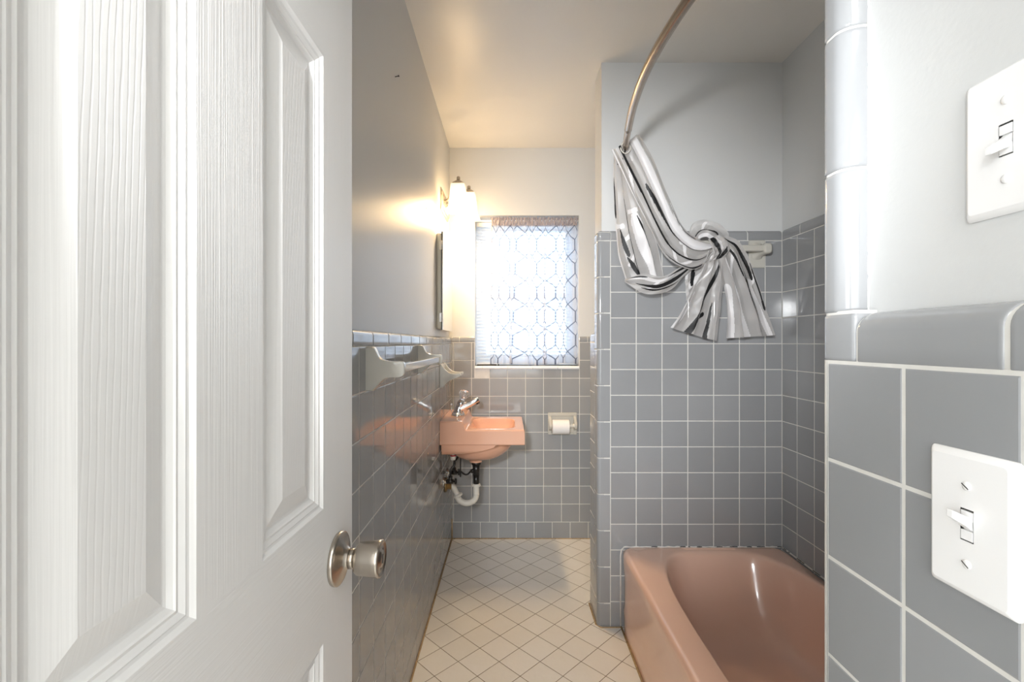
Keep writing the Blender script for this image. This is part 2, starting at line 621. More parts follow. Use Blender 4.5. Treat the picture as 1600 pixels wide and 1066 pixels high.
def grout_rect(mb, fn, u0, u1, v0, v1, n=-0.0007):
    mb.quad(fn(u0, v0, n), fn(u1, v0, n), fn(u1, v1, n), fn(u0, v1, n), M['grout'])


# ------------------------------------------------------------------ room shell
CEIL = 2.385
LX = -0.347      # tile face of the left wall
BY = 2.845       # tile face of the back wall
WY = 1.963       # tile face of the divider by the tub
RX = 1.148       # tile face of the right wall beyond the tub
SX = 0.360       # tile face of the switch wall
SEND = 0.541     # its far end
WIN = (-0.2066, 0.4287, 1.052, 1.9715)

mb = MB()
mb.box((-1.3, -1.8, -0.1), (1.4, 3.1, 0), M['floor'])
struct(mb.build('floor'))
mb = MB()
mb.box((-1.3, -1.8, CEIL), (1.4, 3.1, CEIL + 0.1), M['ceil'])
struct(mb.build('ceiling'))

# left wall
mb = MB()
mb.box((-0.48, 0.1, 0), (-0.362, 3.1, CEIL), M['paint'])
wl = struct(mb.build('wall_left'))
fl = lambda u, v, n: (LX + n, u, v)
mb = MB()
vs = [0.0] + [1.186 - k * 0.1095 for k in range(10, -1, -1)]
tile_cells(mb, fl, cell_grid(steps(0.12, BY - 0.001, 1.0855, 0.1135), vs[1:]))
tile_cells(mb, fl, cell_grid(steps(0.12, BY - 0.001, 1.13, 0.1525), vs[:2]))
grout_rect(mb, fl, 0.12, BY, 0, 1.188)
cap_strip(mb, fl, steps(0.12, BY - 0.001, 1.04, 0.156), 1.186, 1.2265, back=0.0152, rad=0.014)
wt = struct(mb.build('wall_left_tiles', wl))
mb = MB()
mb.tube([(LX + 0.002, y, 0.001) for y in (0.12, 1.0, 2.0, BY)], 0.0035, M['caulk'], 8)
struct(mb.build('trim_1'))

# back wall
mb = MB()
x0, x1, z0, z1 = WIN
for lo, hi in (((-0.48, 2.856, 0), (x0, 3.02, CEIL)), ((x1, 2.856, 0), (1.35, 3.02, CEIL)), ((x0, 2.856, 0), (x1, 3.02, z0)), ((x0, 2.856, z1), (x1, 3.02, CEIL))):
    mb.box(lo, hi, M['paint'])
wb = struct(mb.build('wall_back'))
fb = lambda u, v, n: (u, BY - n, v)
mb = MB()
us = steps(LX, 1.2, -0.1173, 0.1095)
vs = [1.196 - k * 0.1095 for k in range(10, -1, -1)]
hole = (x0 - 0.002, x1 + 0.002, z0 - 0.012, 3)
tile_cells(mb, fb, cell_grid(us, vs, hole))
tile_cells(mb, fb, cell_grid(steps(LX, 1.2, -0.283, 0.1095), [0, 0.101]))
for a, c in ((LX, x0), (x1, 1.2)):
    grout_rect(mb, fb, a, c, 0, 1.198)
    cap_strip(mb, fb, steps(a, c, -0.3, 0.156), 1.196, 1.231, back=0.012, rad=0.012)
grout_rect(mb, fb, x0, x1, 0, z0 - 0.013)
struct(mb.build('wall_back_tiles', wb))
mb = MB()   # rounded tile sill
fsill = lambda u, v, n: (u, BY + 0.012 + v, z0 + n)
prof = [(BY + 0.10, z0), (BY + 0.006, z0), (BY - 0.004, z0 - 0.003), (BY - 0.008, z0 - 0.010), (BY - 0.006, z0 - 0.018), (BY, z0 - 0.020)]
for a, c in zip(steps(x0, x1, -0.16, 0.1525)[:-1], steps(x0, x1, -0.16, 0.1525)[1:]):
    mb.grid([[(u, p, q) for p, q in prof] for u in (a + 0.001, c - 0.001)], M['frame'], True)
mb.box((x0, BY + 0.002, z0 - 0.02), (x1, 2.95, z0 - 0.002), M['grout'])
struct(mb.build('wall_back_window_sill', wb))
mb = MB()
mb.tube([(LX, BY - 0.003, 0.001), (1.15, BY - 0.003, 0.001)], 0.0035, M['caulk'], 8)
mb.tube([(LX + 0.002, BY - 0.002, 0.0), (LX + 0.002, BY - 0.002, 0.12)], 0.003, M['caulk'], 8)
struct(mb.build('trim_2'))

# divider wall at the far end of the tub
mb = MB()
mb.box((0.394, 1.985, 0), (1.35, 2.13, CEIL), M['paint'])
wd = struct(mb.build('wall_divider'))
fd = lambda u, v, n: (u, WY - n, v)
mb = MB()
vs = [0.0] + [z for z in (1.6236 - k * 0.1084 for k in range(14, -1, -1)) if z > 0.03]
tile_cells(mb, fd, cell_grid(steps(0.427, RX, 0.427, 0.1084), vs))
grout_rect(mb, fd, 0.40, RX, 0, 1.625)
cap_strip(mb, fd, steps(0.427, RX, 1.148 - 0.1445, 0.1525), 1.6236, 1.668, back=0.022, rad=0.016)
# corner column of bullnose tiles, wrapping from the front to the side
R_ = 0.016
def corner_prof(n_off):
    cx, cy = 0.372 + R_, WY + R_
    pts = [(0.4255, WY - n_off), (0.405, WY - n_off)]
    for k in range(0, 9):
        a = -PI / 2 - k / 8 * PI / 2
        pts.append((cx + (R_ + n_off) * math.cos(a), cy + (R_ + n_off) * math.sin(a)))
    pts += [(0.372 - n_off, 2.00), (0.372 - n_off, 2.028)]
    return pts
zs = [1.668] + vs[::-1][0:]
zs = sorted(set([0.0] + [1.668 - 0.0445 - k * 0.1525 for k in range(0, 11) if 1.668 - 0.0445 - k * 0.1525 > 0.02] + [1.668]))
for a, c in zip(zs[:-1], zs[1:]):
    top = c > 1.66
    rows = []
    L = [(a + 0.0015, -0.0018), (a + 0.003, 0), (a + 0.006, 0), (c - 0.006, 0), (c - 0.003, 0), (c - 0.0015, -0.0018)]
    if top:
        L = [(a + 0.0015, -0.0018), (a + 0.003, 0)] + [(c - 0.016 + 0.016 * math.sin(k / 6 * PI / 2), -0.022 + 0.022 * math.cos(k / 6 * PI / 2)) for k in range(7)]
    for z, off in L:
        rows.append([(x, y, z) for x, y in corner_prof(off)])
    mb.grid(rows, M['tile'], True)
rows = [[(x, y, z) for x, y in corner_prof(-0.002)] for z in (0, 1.66)]
mb.grid(rows, M['grout'], True)
fs = lambda u, v, n: (0.372 - n, u, v)
vs2 = [0.0] + [1.196 - k * 0.1095 for k in range(10, -1, -1)]
tile_cells(mb, fs, cell_grid([2.03, 2.136], vs2))
grout_rect(mb, fs, 2.02, 2.137, 0, 1.198)
cap_strip(mb, fs, [2.03, 2.136], 1.196, 1.238, back=0.022, rad=0.018)
mb.box((0.374, 2.031, 0), (0.40, 2.136, 1.2), M['grout'])
struct(mb.build('wall_divider_tiles', wd))
mb = MB()
mb.tube([(0.368, 2.14, 0), (0.369, 1.98, 0), (0.385, 1.957, 0), (0.47, 1.958, 0)], 0.0035, M['caulk'], 8)
struct(mb.build('trim_3'))

# right wall beyond the tub
mb = MB()
mb.box((1.162, 0.1, 0), (1.35, 2.0, CEIL), M['paint'])
mb.box((1.15, 2.12, 0), (1.35, 2.9, CEIL), M['paint'])
wr = struct(mb.build('wall_right'))
fr = lambda u, v, n: (RX - n, u, v)
mb = MB()
vs3 = [z for z in vs if z > 0.2]
tile_cells(mb, fr, cell_grid(steps(SEND, WY - 0.001, 1.861, 0.1045), vs3))
grout_rect(mb, fr, SEND, WY, 0.25, 1.625)
cap_strip(mb, fr, steps(SEND, WY - 0.001, 1.843, 0.1525), 1.6236, 1.668, back=0.014, rad=0.014)
struct(mb.build('wall_right_tiles', wr))

# switch wall: the block between doorway and tub
mb = MB()
mb.box((0.385, -0.02, 0), (1.35, 0.525, CEIL), M['paint'])
ws = struct(mb.build('wall_near_right'))
fsw = lambda u, v, n: (SX - n, u, v)
mb = MB()
ys = [0.10, 0.2192, 0.3269, 0.4266, 0.529]
vz = [0.0] + [1.174 - k * 0.1098 for k in range(10, -1, -1)]
tile_cells(mb, fsw, cell_grid(ys, vz), gap=0.0030)
grout_rect(mb, fsw, 0.10, 0.529, 0, 1.176)
# rounded end of the wall, running floor to shower height
def end_prof(off, near):
    r = 0.012
    pts = [(SX - off, near)]
    for k in range(0, 7):
        a = PI - k / 6 * PI / 2
        pts.append((SX + r + (r + off) * math.cos(a), SEND - r + (r + off) * math.sin(a)))
    pts += [(SX + 0.05, SEND + off)]
    return pts
mb.grid([[(x, y, z) for x, y in end_prof(0, 0.5285)] for z in (0, 1.176)], M['grout'], True)
# upright bullnose trim: both edges rounded
zz = [1.1765 + 0.0, 1.384, 1.5366, 1.689]
zz = [1.2275, 1.384, 1.5366, 1.689]
def trim_prof(off):
    pts = [(SX + 0.030, SEND + off)]
    r = 0.012
    for k in range(0, 7):
        a = PI / 2 + k / 6 * PI / 2
        pts.append((SX + r + (r + off) * math.cos(a), SEND - r + (r + off) * math.sin(a)))
    r = 0.019
    for k in range(0, 9):
        a = PI + k / 8 * PI / 2
        pts.append((SX + 0.0255 + (0.0255 + off) * math.cos(a), 0.500 + r + (r + off) * math.sin(a)))
    return pts
for a, c in zip(zz[:-1], zz[1:]):
    a2 = a
    mb.grid([[(x, y, z) for x, y in trim_prof(o_)] for z, o_ in ((a2 + 0.0013, -0.0015), (a2 + 0.003, 0), (a2 + 0.006, 0), (c - 0.006, 0), (c - 0.003, 0), (c - 0.0013, -0.0015))], M['tile'], True)
mb.grid([[(x, y, z) for x, y in trim_prof(-0.0016)] for z in (1.226, 1.689)], M['grout'], True)
# paint-and-caulk bead between trim and plaster
bead = []
for k in range(60):
    z = 1.228 + k / 59 * 0.46
    bead.append((0.3855, 0.5005 + 0.0008 * math.sin(k * 1.7) + 0.0006 * math.sin(k * 4.1), z))
mb.tube(bead, 0.0017, M['grout'], 8)
# cap row
cap_strip(mb, fsw, [0.10, 0.18, 0.338, 0.485], 1.174, 1.2275, back=0.0255, rad=0.020, gap=0.0034)
def corner_piece(off):
    return [(SX + 0.0255, 0.4870 - off), (SX + 0.004, 0.4870 - off), (SX + 0.001 - off, 0.4882 - off)] + end_prof(off, 0.492)
mb.grid([[(x, y, z) for x, y in corner_piece(o_)] for z, o_ in ((1.1757, -0.0015), (1.1772, 0), (1.180, 0), (1.222, 0), (1.2245, 0), (1.2262, -0.0015))], M['tile'], True)
mb.grid([[(x, y, z) for x, y in corner_piece(-0.0018)] for z in (1.170, 1.230)], M['grout'], True)
tile_cells(mb, lambda u, v, n: (u, SEND + n, v), cell_grid(steps(0.40, RX, 0.40, 0.1085), vs3 + [1.668]))
struct(mb.build('wall_near_right_tiles', ws, recalc=True))

# near-left return of the doorway, its header, and the hall behind
mb = MB()
mb.box((-0.48, -0.02, 0), (-0.30, 0.1, CEIL), M['paint'])
mb.box((-0.30, -0.02, 2.06), (0.385, 0.1, CEIL), M['paint'])
struct(mb.build('wall_front'))
mb = MB()
mb.box((-0.30, -0.03, 0), (-0.283, 0.105, 2.06), M['mold'])
mb.box((-0.283, -0.03, 2.042), (0.385, 0.105, 2.06), M['mold'])
struct(mb.build('trim_4'))
mb = MB()
mb.box((-1.3, -1.8, 0), (-1.2, -0.02, CEIL), M['hallpaint'])
mb.box((1.25, -1.8, 0), (1.4, -0.02, CEIL), M['hallpaint'])
mb.box((-1.3, -1.8, 0), (1.4, -1.7, CEIL), M['hallpaint'])
mb.box((-1.3, -0.02, 0), (-0.48, 0.08, CEIL), M['hallpaint'])
struct(mb.build('wall_hall'))

# ------------------------------------------------------------------ window
wloc = ((x0 + x1) / 2, 2.99, z0)
win = struct(bpy.data.objects.new('window_1', None))
COL.objects.link(win); win.location = wloc; win.matrix_world = Matrix.Translation(Vector(wloc)); WORLD['window_1'] = Vector(wloc)


def frame_rect(mb, X0, X1, Z0, Z1, w, y0, y1, mat):
    mb.box((X0, y0, Z0), (X0 + w, y1, Z1), mat)
    mb.box((X1 - w, y0, Z0), (X1, y1, Z1), mat)
    mb.box((X0 + w, y0, Z0), (X1 - w, y1, Z0 + w), mat)
    mb.box((X0 + w, y0, Z1 - w), (X1 - w, y1, Z1), mat)


mb = MB(); frame_rect(mb, x0, x1, z0, z1, 0.030, 2.965, 3.02, M['frame'])
mb.build('window_frame', win, bevel=0.002)
for nm, a, c, y in (('window_sash', z0 + 0.03, 1.50, 2.975), ('window_sash', 1.465, z1 - 0.03, 2.992)):
    mb = MB(); frame_rect(mb, x0 + 0.03, x1 - 0.03, a, c, 0.035, y, y + 0.016, M['frame'])
    s_ = mb.build(nm, win, bevel=0.002)
    mb = MB(); mb.box((x0 + 0.06, y + 0.006, a + 0.03), (x1 - 0.06, y + 0.009, c - 0.03), M['glass'])
    g_ = mb.build('window_pane', s_)

# mini blind
bl = thing('mini_blind', 'white horizontal mini blind hanging in the window recess behind the sheer curtain', 'blind', (0.111, 2.935, 1.93))
mb = MB(); mb.box((x0 + 0.004, 2.918, 1.918), (x1 - 0.004, 2.945, 1.945), M['frame'])
mb.build('headrail', bl, bevel=0.002)
mb = MB()
nsl = 42
for k in range(nsl):
    z = 1.075 + k * 0.0203
    t = math.radians(27 + random.uniform(-2, 2))
    rows = []
    for q in range(4):
        w = (q / 3 - 0.5) * 0.025
        cz = 0.0018 * (1 - (2 * q / 3 - 1) ** 2)
        rows.append([(X, 2.932 + w * math.cos(t), z + w * math.sin(t) + cz) for X in (x0 + 0.006, x1 - 0.006)])
    mb.grid(rows, M['blind'], True)
for X in (x0 + 0.08, 0.11, x1 - 0.08):
    mb.box((X - 0.0007, 2.917, 1.07), (X + 0.0007, 2.9185, 1.92), M['blind'])
mb.build('slats', bl, recalc=False)
mb = MB(); mb.box((x0 + 0.006, 2.920, 1.056), (x1 - 0.006, 2.944, 1.066), M['frame'])
mb.build('bottom_rail', bl, bevel=0.002)
mb = MB(); mb.tube([(-0.107, 2.908, 1.925), (-0.107, 2.904, 1.50)], 0.0028, M['pvc'], 8)
mb.build('tilt_wand', bl)

# curtain rod + sheer curtain
CY = 2.885
mb = MB(); mb.tube([(x0 + 0.0005, CY, 1.945), (x1 - 0.0005, CY, 1.945)], 0.0055, M['frame'], 12)
tag(mb.build('curtain_rod', loc=(0.11, CY, 1.945)), 'thin white tension rod across the top of the window recess', 'rod')
mb = MB()
NU, NV = 260, 50
XL, XR = -0.108, 0.423
def sheer(u, v, amp=1.0):
    """u across 0..1, v 0 bottom ..1 top"""
    x = XL + (XR - XL) * u
    dl = -0.012 * (1 - v) * (1 - u)
    y = CY + 0.004 - 0.013 * (math.sin(u * 2 * PI * 8.3 + 0.8 * math.sin(v * 2)) * (1 - 0.5 * v) + 0.45 * math.sin(u * 2 * PI * 21 + v * 1.5)) * amp
    y = min(y, 2.912)
    z = z0 + 0.006 + (1.938 - z0 - 0.006) * v + 0.003 * math.sin(u * 31) * (1 - v) + 0.006 * math.sin(u * 9) * (1 - v) ** 2 + 0.002 * (1 - v)
    x += dl + 0.006 * math.sin(u * 2 * PI * 8.3 + 1.2) * (1 - 0.4 * v)
    x += 0.016 * math.sin(u * 2 * PI * 2.3 + 0.4 + v) * math.sin(PI * u) * (1 - v) ** 0.5
    x += 0.024 * math.sin(u * 2 * PI * 5.3 + 0.9) * (1 - 0.65 * v) * math.sin(PI * u) ** 0.5
    return (max(XL - 0.03, min(XR, x)), y, z)
rows, uvs = [], []
for j in range(NV + 1):
    v = j / NV
    rows.append([sheer(i / NU, v) for i in range(NU + 1)])
    uvs.append([((i / NU) * 0.80, v * 0.89) for i in range(NU + 1)])
mb.grid(rows, M['sheer'], True, uvs=uvs)
tc_ = thing('sheer_curtain', 'sheer white gathered curtain with thin grey lattice lines hanging in the window', 'curtain', (0.16, CY, z0 + 0.01))
mb.build('sheer_panel', tc_, recalc=False)
mb = MB()
rows = []
for j in range(12):
    v = j / 11
    r = []
    for i in range(NU + 1):
        u = i / NU
        w = 0.010 * math.sin(u * 2 * PI * 31 + 1.5 * math.sin(v * 3 + u * 9)) + 0.005 * math.sin(u * 2 * PI * 53 + v * 4)
        pin = 1 - 0.6 * math.exp(-((v - 0.45) / 0.2) ** 2)
        r.append((XL + (XR - XL) * u + 0.004 * math.sin(v * 5 + u * 60), CY - 0.010 + w * pin, 1.915 + v * 0.05 + 0.003 * math.sin(u * 2 * PI * 31) * v))
    rows.append(r)
mb.grid(rows, M['header'], True)
mb.build('gathered_header', tc_, recalc=False)

mb = MB()
mb.tube([(-0.195, 2.868, z0 + 0.0052), (-0.075, 2.872, z0 + 0.0052)], 0.0042, M['dark'], 10)
mb.tube([(-0.068, 2.872, z0 + 0.0052), (-0.058, 2.872, z0 + 0.0052)], 0.005, M['dark'], 10)
tag(mb.build('stick', loc=(-0.13, 2.87, z0 + 0.001)), 'short thin dark stick lying on the window sill at its left end', 'stick')

# ------------------------------------------------------------------ door (open, close to the camera on the left)
DX, DY = -0.240, 0.715
DANG = 0.0137
DW, DT = 0.598, 0.035


def dpt(u, z, d):
    """u from the free edge to the hinge, d outwards from the face we see"""
    return (d + 0, -u, z)


door = struct(bpy.data.objects.new('door_1', None), 'white six-panel door standing open on the left with pressed wood grain', 'door')
COL.objects.link(door)
st, pw, mu = 0.107, 0.146, 0.096
U = [0, st, st + pw, st + pw + mu, st + pw + mu + 0.142, DW]
Z = [0.012, 0.24, 0.804, 0.979, 1.5685, 1.668, 1.895, 2.03]
panels = [(U[1], U[2]), (U[3], U[4])]
prow = [(Z[1], Z[2]), (Z[3], Z[4]), (Z[5], Z[6])]
mb = MB()
for side in (0, 1):
    for i in range(5):
        for j in range(7):
            if i in (1, 3) and j in (1, 3, 5):
                continue
            mt = M['grain_v'] if i in (0, 2, 4) and not (i == 2 and j in (0, 2, 6)) else M['grain_h']
            d = 0 if side == 0 else -DT
            mb.quad(dpt(U[i], Z[j], d), dpt(U[i + 1], Z[j], d), dpt(U[i + 1], Z[j + 1], d), dpt(U[i], Z[j + 1], d), mt)
for (a, b_, c, d_) in (((0, Z[0]), (0, Z[7]), 0, 0), ((DW, Z[0]), (DW, Z[7]), 0, 0), ((0, Z[0]), (DW, Z[0]), 0, 0), ((0, Z[7]), (DW, Z[7]), 0, 0)):
    mb.quad(dpt(a[0], a[1], 0), dpt(b_[0], b_[1], 0), dpt(b_[0], b_[1], -DT), dpt(a[0], a[1], -DT), M['mold'])
rings = [(0, 0), (0.0015, -0.0012), (0.004, -0.0030), (0.0065, -0.0036), (0.0078, -0.0030), (0.0092, -0.0038), (0.0125, -0.0055), (0.0150, -0.0052), (0.0162, -0.0066), (0.0200, -0.0092), (0.0225, -0.0098), (0.0245, -0.0096)]
bev = [(0.0245, -0.0096), (0.0255, -0.0092), (0.0445, -0.0036), (0.0460, -0.0032)]
for side in (0, 1):
    for (a, b_) in panels:
        for (c, d_) in prow:
            def rr(ins, dep):
                dd = dep if side == 0 else -DT - dep
                return [dpt(a + ins, c + ins, dd), dpt(b_ - ins, c + ins, dd), dpt(b_ - ins, d_ - ins, dd), dpt(a + ins, d_ - ins, dd)]
            mb.grid([rr(*q) for q in rings], M['mold'], False, cv=True)
            idx = mb.grid([rr(*q) for q in bev], M['grain_v'], False, cv=True)
            mb.face(idx[-1], M['grain_c'])
dm = mb.build('door_panel', recalc=False)
dm.parent = door
# knob with rosette
kn = MB()
kz = 0.893; ku = 0.060
O = (0, -ku, kz)
kn.lathe([(0.0355, 0.0), (0.0362, 0.002), (0.0362, 0.0055), (0.0345, 0.0068), (0.030, 0.0078), (0.024, 0.010), (0.018, 0.0125), (0.0148, 0.0155), (0.0137, 0.018)], O, (1, 0, 0), M['nickel'], 48, True, False)
rose = kn.build('knob_rosette'); rose.parent = dm
kn = MB()
kn.lathe([(0.0137, 0.0178), (0.0137, 0.0262)], O, (1, 0, 0), M['nickel'], 40)
kn.lathe([(0.012, 0.0260), (0.012, 0.0285)], O, (1, 0, 0), M['dark'], 40)
nk = kn.build('knob_neck'); nk.parent = dm
kn = MB()
kn.lathe([(0.0135, 0.0275), (0.0195, 0.0285), (0.0218, 0.031), (0.0230, 0.040), (0.0243, 0.052), (0.0252, 0.060), (0.0246, 0.0628), (0.0228, 0.0634), (0.0215, 0.0618), (0.012, 0.0618), (0.0112, 0.0640), (0.004, 0.0640)], O, (1, 0, 0), M['nickel'], 48)
kn.box((0.0635, -ku - 0.0012, kz - 0.006), (0.0648, -ku + 0.0012, kz + 0.006), M['dark'])
kb = kn.build('door_knob'); kb.parent = dm
kb['label'] = 'brushed nickel knob with keyhole'
kn = MB()
kn.lathe([(0.033, 0.0), (0.033, 0.004), (0.012, 0.010), (0.012, 0.018), (0.021, 0.022), (0.023, 0.045), (0.020, 0.050)], (-DT, -ku, kz), (-1, 0, 0), M['nickel'], 32)
k2 = kn.build('door_knob'); k2.parent = dm
mb = MB(); mb.box((-DT / 2 - 0.0125, -0.0002, kz - 0.028), (-DT / 2 + 0.0125, 0.0012, kz + 0.028), M['nickel'])
lt = mb.build('latch_plate'); lt.parent = dm
door.location = (DX, DY, 0)
door.rotation_euler = (0, 0, -DANG)

# ------------------------------------------------------------------ tub and sink
def se_ring(cx, cy, hx, hy, n, z, N=192, zf=None):
    pts = []
    for k in range(N):
        # angles crowded towards the diagonal corners of the rectangle
        f = 2 * PI * k / N
        c, s = math.cos(f), math.sin(f)
        ax = hx * c; ay = hy * s
        rho = 1 / ((abs(c)) ** n + (abs(s)) ** n) ** (1 / n)
        x, y = cx + hx * c * rho, cy + hy * s * rho
        zz_ = z + (zf(x, y, z) if zf else 0)
        pts.append((x, y, zz_))
    return pts


TX0, TX1, TY0, TY1, TZ = 0.470, 1.147, 0.543, 1.9615, 0.3355
cx, cy = (TX0 + TX1) / 2, (TY0 + TY1) / 2
hx, hy = (TX1 - TX0) / 2, (TY1 - TY0) / 2
mb = MB()
icx, icy, ihx, ihy = 0.8385, 1.24, 0.277, 0.685
rows = []
for z_, i_ in ((0.0, 0.004), (0.06, 0.004), (0.09, 0.002), (0.12, 0.006), (0.22, 0.006), (0.285, 0.001)):
    rows.append(se_ring(cx, cy, hx - i_, hy - i_ * 0.3, 40, z_))
for k in range(0, 7):
    a = k / 6 * PI / 2
    i_ = 0.020 * (1 - math.cos(a)) ; z_ = TZ - 0.022 + 0.022 * math.sin(a)
    rows.append(se_ring(cx, cy, hx - i_, hy - i_ * 0.15, 40 - k * 2, z_))
rows.append(se_ring((cx + icx) / 2, (cy + icy) / 2, (hx + ihx) / 2 - 0.004, (hy + ihy) / 2, 12, TZ + 0.0005))
def inner(r, z_, n=3.6):
    # the far end slopes as a back rest
    return se_ring(icx, icy - (1 - r) * 0.10, ihx * (1 - (1 - r) * 0.85), ihy * r, n, z_)
for r, z_ in ((1.030, TZ), (1.018, TZ - 0.0008), (1.006, TZ - 0.003), (0.996, TZ - 0.008), (0.988, TZ - 0.016), (0.975, TZ - 0.035), (0.955, TZ - 0.07), (0.925, TZ - 0.12), (0.89, TZ - 0.17), (0.85, TZ - 0.215), (0.80, TZ - 0.25), (0.73, TZ - 0.275), (0.62, TZ - 0.285), (0.4, TZ - 0.287), (0.15, TZ - 0.288)):
    rows.append(inner(r, z_))
idx = mb.grid(rows, M['tub'], True, cv=True)
mb.face(idx[-1], M['tub'])
tub = tag(mb.build('bathtub', loc=(cx, cy, 0)), 'glossy pink built-in bathtub in the tiled alcove at the right', 'bathtub')
# mildewed sealant joint along the tub and the walls
mb = MB()
path = [(TX0 + 0.012 + k / 50 * (RX - TX0 - 0.014), WY - 0.002, TZ + 0.001 + 0.001 * math.sin(k * 1.9)) for k in range(51)]
mb.tube(path, [0.003 + 0.0009 * math.sin(k * 2.3) for k in range(51)], M['whitecaulk'], 8)
path = [(RX - 0.002, WY - k / 50 * (WY - SEND), TZ + 0.001) for k in range(51)]
mb.tube(path, 0.0032, M['whitecaulk'], 8)
mb.tube([(TX0 - 0.001, WY - 0.002, 0.0), (TX0 - 0.001, WY - 0.002, 0.30), (TX0 + 0.003, WY - 0.002, 0.325), (TX0 + 0.014, WY - 0.002, TZ)], 0.003, M['whitecaulk'], 8)
random.seed(3)
for k in range(14):
    a = random.uniform(TX0 + 0.12, RX - 0.02)
    l = random.uniform(0.006, 0.03)
    mb.tube([(a, WY - 0.0045, TZ + 0.0026), (a + l / 2, WY - 0.0048, TZ + 0.0036), (a + l, WY - 0.0045, TZ + 0.0026)], 0.0016, M['dark'], 6)
for k in range(8):
    a = random.uniform(1.6, WY - 0.01)
    l = random.uniform(0.006, 0.03)
    mb.tube([(RX - 0.0045, a, TZ + 0.0030), (RX - 0.0045, a - l, TZ + 0.0030)], 0.0017, M['dark'], 6)
struct(mb.build('trim_5'))
mb = MB()
mb.tube([(TX0 + 0.002, WY - 0.003, 0.001), (TX0 - 0.001, 1.6, 0.001), (TX0 - 0.002, 1.0, 0.001), (TX0, SEND, 0.001)], 0.004, M['caulk'], 8)
struct(mb.build('trim_6'))

# sink
SKL, SKR, SKN, SKF = LX + 0.001, 0.080, 2.34, 2.765
RIM, DECK, APR = 0.757, 0.7990, 0.680
def raise_(x, y, z):
    if z < 0.74: return 0
    return (DECK - RIM) * (1 - sstep(-0.238, -0.215, x)) * sstep(0.738, 0.752, z)
scx, scy = (SKL + SKR) / 2, (SKN + SKF) / 2
shx, shy = (SKR - SKL) / 2, (SKF - SKN) / 2
bcx, bcy, bhx, bhy = -0.085, 2.535, 0.112, 0.150
sink = thing('wall_sink', 'pink wall-hung corner sink with raised back ledge under the window on the left wall', 'sink', (SKL, scy, APR))
# dense ring points around the ledge step: deck as a height field instead of rings
mb = MB()
NX, NY = 110, 90
edge = 0.007
rows = []
xs_ = [SKL + (SKR - SKL) * i / NX for i in range(NX + 1)]
ys_ = [SKN + (SKF - SKN) * j / NY for j in range(NY + 1)]
def stop(x, y):
    z = RIM + (DECK - RIM) * (1 - sstep(-0.236, -0.212, x))
    # cheek lips beside the basin where the ledge meets the rim
    n = 5
    r = (abs((x - bcx) / bhx) ** n + abs((y - bcy) / bhy) ** n) ** (1 / n)
    if r < 1.10:
        t = max(0, min(1, (1.05 - r) / 0.42))
        z -= 0.105 * (t ** 0.62) * sstep(0, 0.10, 1.10 - r) - 0.0
    # rounded outer edges
    for e in (SKR - x, y - SKN, SKF - y):
        if e < edge:
            z -= edge - math.sqrt(max(0, edge * edge - (edge - e) ** 2))
    return z
for y in ys_:
    rows.append([(x, y, stop(x, y)) for x in xs_])
idx = mb.grid(rows, M['sink'], True)
# side skirt
loop = [idx[0][i] for i in range(NX + 1)] + [idx[j][NX] for j in range(1, NY + 1)] + [idx[NY][i] for i in range(NX - 1, -1, -1)] + [idx[j][0] for j in range(NY - 1, 0, -1)]
prev = loop
for dz, ins in ((0.004, 0), (0.0, 0.003)):
    cur = []
    for vi in loop:
        x, y, z = mb.v[vi]
        x2 = x - (ins if x > SKR - 1e-6 else 0)
        y2 = y + (ins if y < SKN + 1e-6 else 0) - (ins if y > SKF - 1e-6 else 0)
        cur.append((x2, y2, APR + dz))
    ci = mb.verts(cur)
    for k in range(len(loop)):
        k2 = (k + 1) % len(loop)
        mb.face([prev[k], prev[k2], ci[k2], ci[k]], M['sink'], True)
    prev = ci
mb.face(prev, M['sink'])
mb.build('sink_deck', sink, autos=35)
# underside bowl and wall bracket
mb = MB()
rows = []
for k in range(0, 12):
    t = k / 11
    r = math.cos(t * PI / 2 * 0.86)
    rows.append(se_ring(-0.140 - 0.040 * t, 2.55, 0.170 * r + 0.004, 0.165 * r + 0.004, 2.4, 0.683 - 0.118 * math.sin(t * PI / 2), 64))
idx = mb.grid(rows, M['sink'], True, cv=True); mb.face(idx[-1], M['sink'])
mb.lathe([(0.045, 0.03), (0.037, 0.012), (0.034, 0.0), (0.028, -0.001)], (-0.18, 2.55, 0.545), (0, 0, 1), M['sink'], 32)
mb.build('basin_underside', sink, autos=60)
mb = MB()
rows = []
for (z_, xr, yn, yf) in ((0.684, -0.06, 2.350, 2.755), (0.665, -0.075, 2.352, 2.753), (0.648, -0.13, 2.356, 2.75), (0.634, -0.20, 2.362, 2.74), (0.626, -0.255, 2.372, 2.73), (0.624, -0.28, 2.38, 2.72)):
    rows.append([(SKL + 0.006, yn, z_), (xr, yn, z_), (xr + 0.02, yn + 0.03, z_), (xr + 0.02, yf - 0.03, z_), (xr, yf, z_), (SKL + 0.006, yf, z_)])
idx = mb.grid(rows, M['sink'], True, cv=True); mb.face(idx[-1], M['sink'])
mb.build('rear_skirt', sink, autos=50)
mb = MB()
mb.lathe([(0.026, 0), (0.026, 0.003), (0.012, 0.004), (0.012, 0.001)], (-0.10, 2.535, 0.658), (0, 0, 1), M['chrome'], 24)
mb.build('drain_ring', sink)

